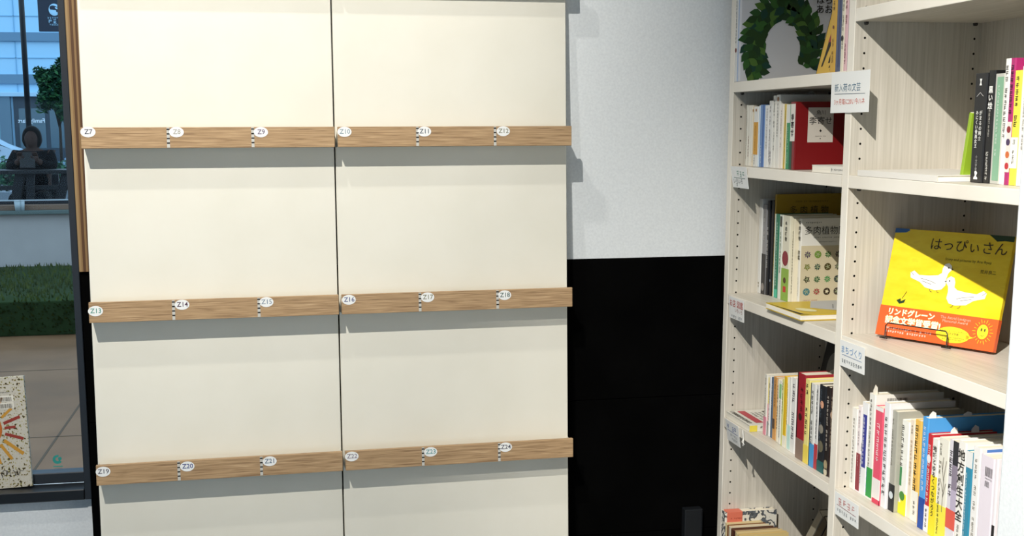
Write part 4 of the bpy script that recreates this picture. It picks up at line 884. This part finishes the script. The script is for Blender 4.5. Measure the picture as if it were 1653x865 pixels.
bm = new_bm(); box(bm, -1.25, .45, .075, .11, .585, .630); obj('stretcher', bm, mat('#15191e', .5), tb)

# ---- seated person behind the table: a reflection built as a solid figure
pr = thing('person', 'reflected person with dark hair in dark clothes sitting at the table holding up a tablet', 'person', (-3.735, 9.78, .30))
def skin(name, verts, edges, rad, m, parent, sub=2):
    me = bpy.data.meshes.new(name); me.from_pydata(verts, edges, [])
    o = bpy.data.objects.new(name, me); COL.objects.link(o)
    md = o.modifiers.new('skin', 'SKIN'); md.use_smooth_shade = True
    for v, r in zip(me.skin_vertices[0].data, rad): v.radius = r if isinstance(r, tuple) else (r, r)
    me.skin_vertices[0].data[0].use_root = True
    s = o.modifiers.new('sub', 'SUBSURF'); s.levels = s.render_levels = sub
    dg = bpy.context.evaluated_depsgraph_get(); dg.update()
    m2 = bpy.data.meshes.new_from_object(o.evaluated_get(dg)); bpy.data.objects.remove(o)
    o = bpy.data.objects.new(name, m2); COL.objects.link(o); m2.materials.clear(); m2.materials.append(m); o.parent = parent
    for p in m2.polygons: p.use_smooth = True
    return o
skinm = mat('#43322c', .7, .2); cloth = mat('#101114', .9, .1); hairm = mat('#070607', .7, .15)
V_ = [(0, 0, .50), (0, .02, .72), (0, .02, .92), (0, .0, 1.00), (0, -.015, 1.10), (0, -.02, 1.15),
      (-.17, .01, .93), (-.215, -.10, .80), (-.08, -.26, .885), (.17, .01, .93), (.215, -.10, .80), (.08, -.26, .885),
      (-.10, -.02, .48), (-.12, -.42, .50), (-.12, -.40, .10), (-.12, -.52, .05), (.10, -.02, .48), (.12, -.42, .50), (.12, -.40, .10), (.12, -.52, .05)]
E_ = [(0, 1), (1, 2), (2, 3), (3, 4), (4, 5), (2, 6), (6, 7), (7, 8), (2, 9), (9, 10), (10, 11), (0, 12), (12, 13), (13, 14), (14, 15), (0, 16), (16, 17), (17, 18), (18, 19)]
R_ = [(.16, .12), (.15, .11), (.15, .10), (.052, .052), (.078, .092), (.06, .075), .062, .048, .030, .062, .048, .030, .085, .068, .045, .04, .085, .068, .045, .04]
body = skin('body', V_, E_, R_, skinm, pr)
shirt = skin('jacket', V_[:3] + [(0, .01, .965)] + V_[6:8] + [(-.10, -.235, .875)] + V_[9:11] + [(.10, -.235, .875)], [(0, 1), (1, 2), (2, 3), (2, 4), (4, 5), (5, 6), (2, 7), (7, 8), (8, 9)],
             [(.172, .132), (.165, .122), (.165, .112), (.07, .07), .076, .06, .04, .076, .06, .04], cloth, pr)
tr_ = skin('trousers', [V_[0], V_[12], V_[13], V_[14], V_[16], V_[17], V_[18]], [(0, 1), (1, 2), (2, 3), (0, 4), (4, 5), (5, 6)], [(.172, .13), .095, .078, .058, .095, .078, .058], mat('#121418', .9, .1), pr)
bm = new_bm()                                          # hair: a bob that frames the face
bmesh.ops.create_uvsphere(bm, u_segments=20, v_segments=14, radius=1)
for v in bm.verts:
    x, y, z = v.co
    if z < 0: x *= 1.06; z *= 1.15
    if y < -.35 and z < .45: y = -.35 + (y+.35)*.2
    v.co = (x*.098, .012 + y*.112, 1.118 + z*.122)
obj('hair', bm, hairm, pr, smooth=True)
bm = new_bm()                                          # face set into the front of the hair
bmesh.ops.create_uvsphere(bm, u_segments=18, v_segments=14, radius=1)
for v in bm.verts:
    x, y, z = v.co; w = 1 - .25*max(0, -z); v.co = (x*.066*w, -.052 + y*.055 - (.014 if abs(x) < .2 and -.35 < z < .1 and y < -.5 else 0), 1.098 + z*.088)
box(bm, -.020, .020, -.108, -.100, 1.046, 1.053)
for s in (-1, 1): tube(bm, [(s*.026, -.098, 1.112), (s*.026, -.105, 1.112)], .008, 8)
obj('face', bm, skinm, pr, smooth=True)
for s in (-1, 1):
    bm = new_bm(); c = Vector((s*.080, -.262, .887))
    tube(bm, [c + Vector((0, .02, -.02)), c, c + Vector((0, -.012, .045))], [.018, .028, .026], 10)
    for k in range(4):
        b = c + Vector((s*(-.018 + .012*k), -.02, .045)); tube(bm, [b, b + Vector((-s*.004, -.016, .026 + .006*(k in (1, 2)))), b + Vector((-s*.016, -.030, .034))], [.0085, .008, .006], 7)
    tube(bm, [c + Vector((-s*.02, -.01, .01)), c + Vector((-s*.04, -.026, .03)), c + Vector((-s*.038, -.036, .05))], [.010, .009, .007], 7)
    obj('hand', bm, skinm, pr, smooth=True)
t_ = thing('tablet', 'dark tablet held up by the reflected seated person', 'tablet', (-3.735, 9.478, 1.105), (math.radians(-8), 0, 0))
bm = new_bm(); box(bm, -.075, .075, 0, .010, 0, .165, bevel=.006); obj('tablet_body', bm, mat('#0d0f12', .35, .5), t_)
bm = new_bm(); poly(bm, ell(.05, .145, .008, .008, 12), frame_at((0, -.0005, 0), (1, 0, 0), (0, 0, 1))); obj('camera_lens', bm, mat('#2a3038', .2), t_)
ch = thing('chair', 'dark reflected chair under the seated person', 'chair', (-3.735, 9.85, .301))
bm = new_bm(); box(bm, -.21, .21, -.22, .2, .37, .40, bevel=.008); obj('seat', bm, mat('#23272d', .5), ch)
bm = new_bm(); box(bm, -.2, .2, .20, .23, .44, .72, bevel=.008); obj('backrest', bm, mat('#23272d', .5), ch)
for sx in (-.18, .18):
    for sy in (-.19, .19): bm = new_bm(); box(bm, sx-.018, sx+.018, sy-.018, sy+.018, 0, .37); obj('leg', bm, mat('#1b1e22', .5), ch)

# ---- street beyond: reflected view, modelled as solid objects behind the pane
bm = new_bm(); tube(bm, [(-4.395, 13, .30), (-4.395, 13, 5.2)], .036, 14); box(bm, -4.47, -4.32, 12.93, 13.07, .30, .33); o = obj('street_post', bm, mat('#12161c', .4)); tag(o, 'slim black reflected steel post rising behind the seated person', 'post')
def shrub(name, label, loc, rx, rz, n, cols, seed, trunk=0, group=None, leaf=.06):
    t_ = thing(name, label, 'tree' if trunk else 'shrub', loc, group=group); rnd = random.Random(seed); bm = new_bm()
    for k in range(n):
        while True:
            p = Vector((rnd.uniform(-1, 1), rnd.uniform(-1, 1), rnd.uniform(-1, 1)))
            if .35 < p.length < 1: break
        lump = .8 + .25*math.sin(5*p.x + seed)*math.cos(4*p.z)
        p = Vector((p.x*rx*lump, p.y*rx*lump, trunk + rz + p.z*rz*lump))
        d = Vector((rnd.uniform(-1, 1), rnd.uniform(-1, 1), rnd.uniform(-.6, .6))).normalized()*leaf; s = d.cross(Vector((rnd.uniform(-1, 1), rnd.uniform(-1, 1), 1))).normalized()*leaf*.45
        f = bm.faces.new([bm.verts.new(q) for q in (p - d, p + s, p + d, p - s)]); f.material_index = rnd.randrange(len(cols))
    obj('foliage', bm, [mat(c, .7, .2) for c in cols], t_, recalc=False)
    bm = new_bm(); top = trunk + rz*1.1
    tube(bm, [(0, 0, 0), (.02*rx, 0, top*.5), (0, .02, top)], [max(.02, .06*rx), max(.015, .05*rx), .01], 8)
    for a in (0, 2.1, 4.2): tube(bm, [(0, 0, top*.55), (rx*.4*math.cos(a), rx*.4*math.sin(a), trunk + rz*.9)], [max(.012, .03*rx), .008], 6)
    obj('trunk' if trunk else 'stem', bm, mat('#2f2a24', .8), t_)
    return t_
GR = ['#24483a', '#2f5a44', '#3f6f4c', '#1c3a30']
shrub('street_tree', 'reflected green street tree standing across the road before the pale facade', (-8.70, 40, -.20), .98, 1.25, 4200, ['#1c4430', '#28573a', '#3a6d40', '#17382a'], 3, trunk=1.85, leaf=.12)
for k, (x, y, rx, rz, lb) in enumerate(((-4.75, 17, .42, .42, 'reflected rounded green hedge shrub right of the seated person'), (-5.55, 17.3, .45, .45, 'reflected green hedge shrub directly behind the seated person'), (-6.45, 17, .45, .42, 'reflected green hedge shrub at the left edge of the window view'))):
    shrub('hedge_shrub', lb, (x, y, .30), rx, rz, 900, ['#2a5644', '#386a50', '#4f8060', '#234438'], 20+k, group='hedge shrubs along the street', leaf=.05)
# kerb wall in front of the hedge
bm = new_bm(); box(bm, -12, 2, 16.2, 16.4, .30, .52); o = obj('planter_kerb', bm, mat('#7b8790', .7)); tag(o, 'long low reflected grey kerb in front of the hedge shrubs', 'kerb')
def car(label, loc, col, rz=0):
    t_ = thing('car', label, 'car', loc, (0, 0, rz), group='cars parked across the road')
    bm = new_bm(); prism(bm, [(-2.1, .3), (-2.1, .75), (-1.75, .92), (-1.0, .98), (-.55, 1.42), (.9, 1.45), (1.65, 1.02), (2.05, .95), (2.1, .35)], 'y', -.82, .82); bmesh.ops.bevel(bm, geom=list(bm.edges), offset=.06, segments=2, affect='EDGES'); obj('body', bm, mat(col, .25, .6), t_)
    bm = new_bm()
    for s in (-.835, .835): prism(bm, [(-.85, 1.02), (-.5, 1.36), (.12, 1.38), (.12, 1.02)], 'y', s-.01, s+.01); prism(bm, [(.2, 1.02), (.2, 1.38), (.82, 1.37), (1.35, 1.05)], 'y', s-.01, s+.01)
    obj('side_windows', bm, mat('#1c2630', .2, .6), t_)
    for x in (-1.3, 1.3):
        for s in (-.72, .72): bm = new_bm(); tube(bm, [(x, s-.11, .32), (x, s+.11, .32)], .32, 18); tube(bm, [(x, s-.125, .32), (x, s+.125, .32)], .18, 12, 1); obj('wheel', bm, [mat('#15171a', .7), mat('#8a9096', .35)], t_)
car('reflected pale car parked across the road at the left of the window view', (-11.0, 36, -.20), '#a9c0d2'); car('reflected silver blue car parked across the road behind the street tree', (-5.9, 37, -.20), '#8fb0cc')
# storefront building
fb = thing('building', 'reflected pale blue panelled building with dark shopfronts across the road', 'building', (-14, 60, .30))
panel = mat('#a2d4f2', .45, .5); band = mat('#668ba6', .5); joint2 = mat('#7fb4d6', .5); dk = mat('#2a3c4a', .4)
bm = new_bm(); box(bm, -26, 24, .1, 8, -.5, 14); obj('wall', bm, panel, fb)
for z0, z1 in ((5.71, 6.15), (3.56, 4.03), (9.6, 10.05)):
    bm = new_bm(); box(bm, -26, 24, -.06, .1, z0, z1); obj('band', bm, band, fb)
bm = new_bm()
for z in (4.87, 6.98, 8.3, 11.2): box(bm, -26, 24, .06, .1, z-.022, z+.022)
for k in range(14): x = -25 + 3.55*k; box(bm, x-.022, x+.022, .06, .1, 3.1, 14)
obj('panel_joints', bm, joint2, fb)
bm = new_bm(); box(bm, -26, 24, -.25, .1, 2.9, 3.12, bevel=.03); obj('canopy', bm, mat('#a9cfe6', .5), fb)
for k in range(6):
    bm = new_bm(); x = -22 + 7.2*k; box(bm, x, x+6.4, .0, .1, -.45, 2.88); s = obj('shopfront', bm, dk, fb)
    bm = new_bm()
    for j in range(4): box(bm, x+.25+1.52*j, x+1.55+1.52*j, -.03, 0, .25, 2.3)
    obj('shop_glass', bm, mat('#41606f', .15, .6), s)
for k in range(7):
    bm = new_bm(); x = -22.4 + 7.2*k; box(bm, x-.28, x+.28, -.18, .1, -.5, 2.9, bevel=.02); obj('pillar', bm, mat('#5d7a8c', .5), fb)
bm = new_bm(); text(bm, 'FamilyMart', .30, frame_at((.47, -.05, 1.66), (-1, 0, 0), (0, 0, 1)), 0, bold=.015); obj('shop_sign_lettering', bm, mat('#dbe9f2'), fb)  # shop name mirrored, as the reflection shows it
# hanging sign
sg = thing('sign_board', 'dark hanging sign board with a round white emblem reflected high in the window', 'sign', (-6.52, 28, .30))
bm = new_bm(); box(bm, -.46, .40, 0, .10, 3.66, 5.5, bevel=.01); obj('board', bm, mat('#1b2536', .5), sg)
bm = new_bm(); tube(bm, [(.30, .05, -.5), (.30, .05, 3.7)], .05, 12); obj('pole', bm, mat('#2a323c', .4), sg)
F = frame_at((-.06, -.006, 4.20), (1, 0, 0), (0, 0, 1)); bm = new_bm()
poly(bm, ell(0, 0, .135, .15, 28), F, 0); A = F @ Matrix.Translation((0, 0, .004)); poly(bm, ell(.0, .02, .118, .075, 20, -.4), A, 1); poly(bm, [(-.11, .0), (.04, -.01), (.06, -.09), (0, -.135), (-.07, -.10)], F @ Matrix.Translation((0, 0, .008)), 0); poly(bm, ell(.06, .035, .045, .02, 14, -.5), F @ Matrix.Translation((0, 0, .008)), 0)
rnd = random.Random(8); print_row(bm, -.18, .17, -.205, .05, A, 0, rnd); print_row(bm, -.17, .17, -.29, .11, A, 0, rnd); print_row(bm, -.13, .14, -.375, .04, A, 0, rnd)
obj('emblem', bm, [mat('#a9d6ee'), mat('#1b2536')], sg)
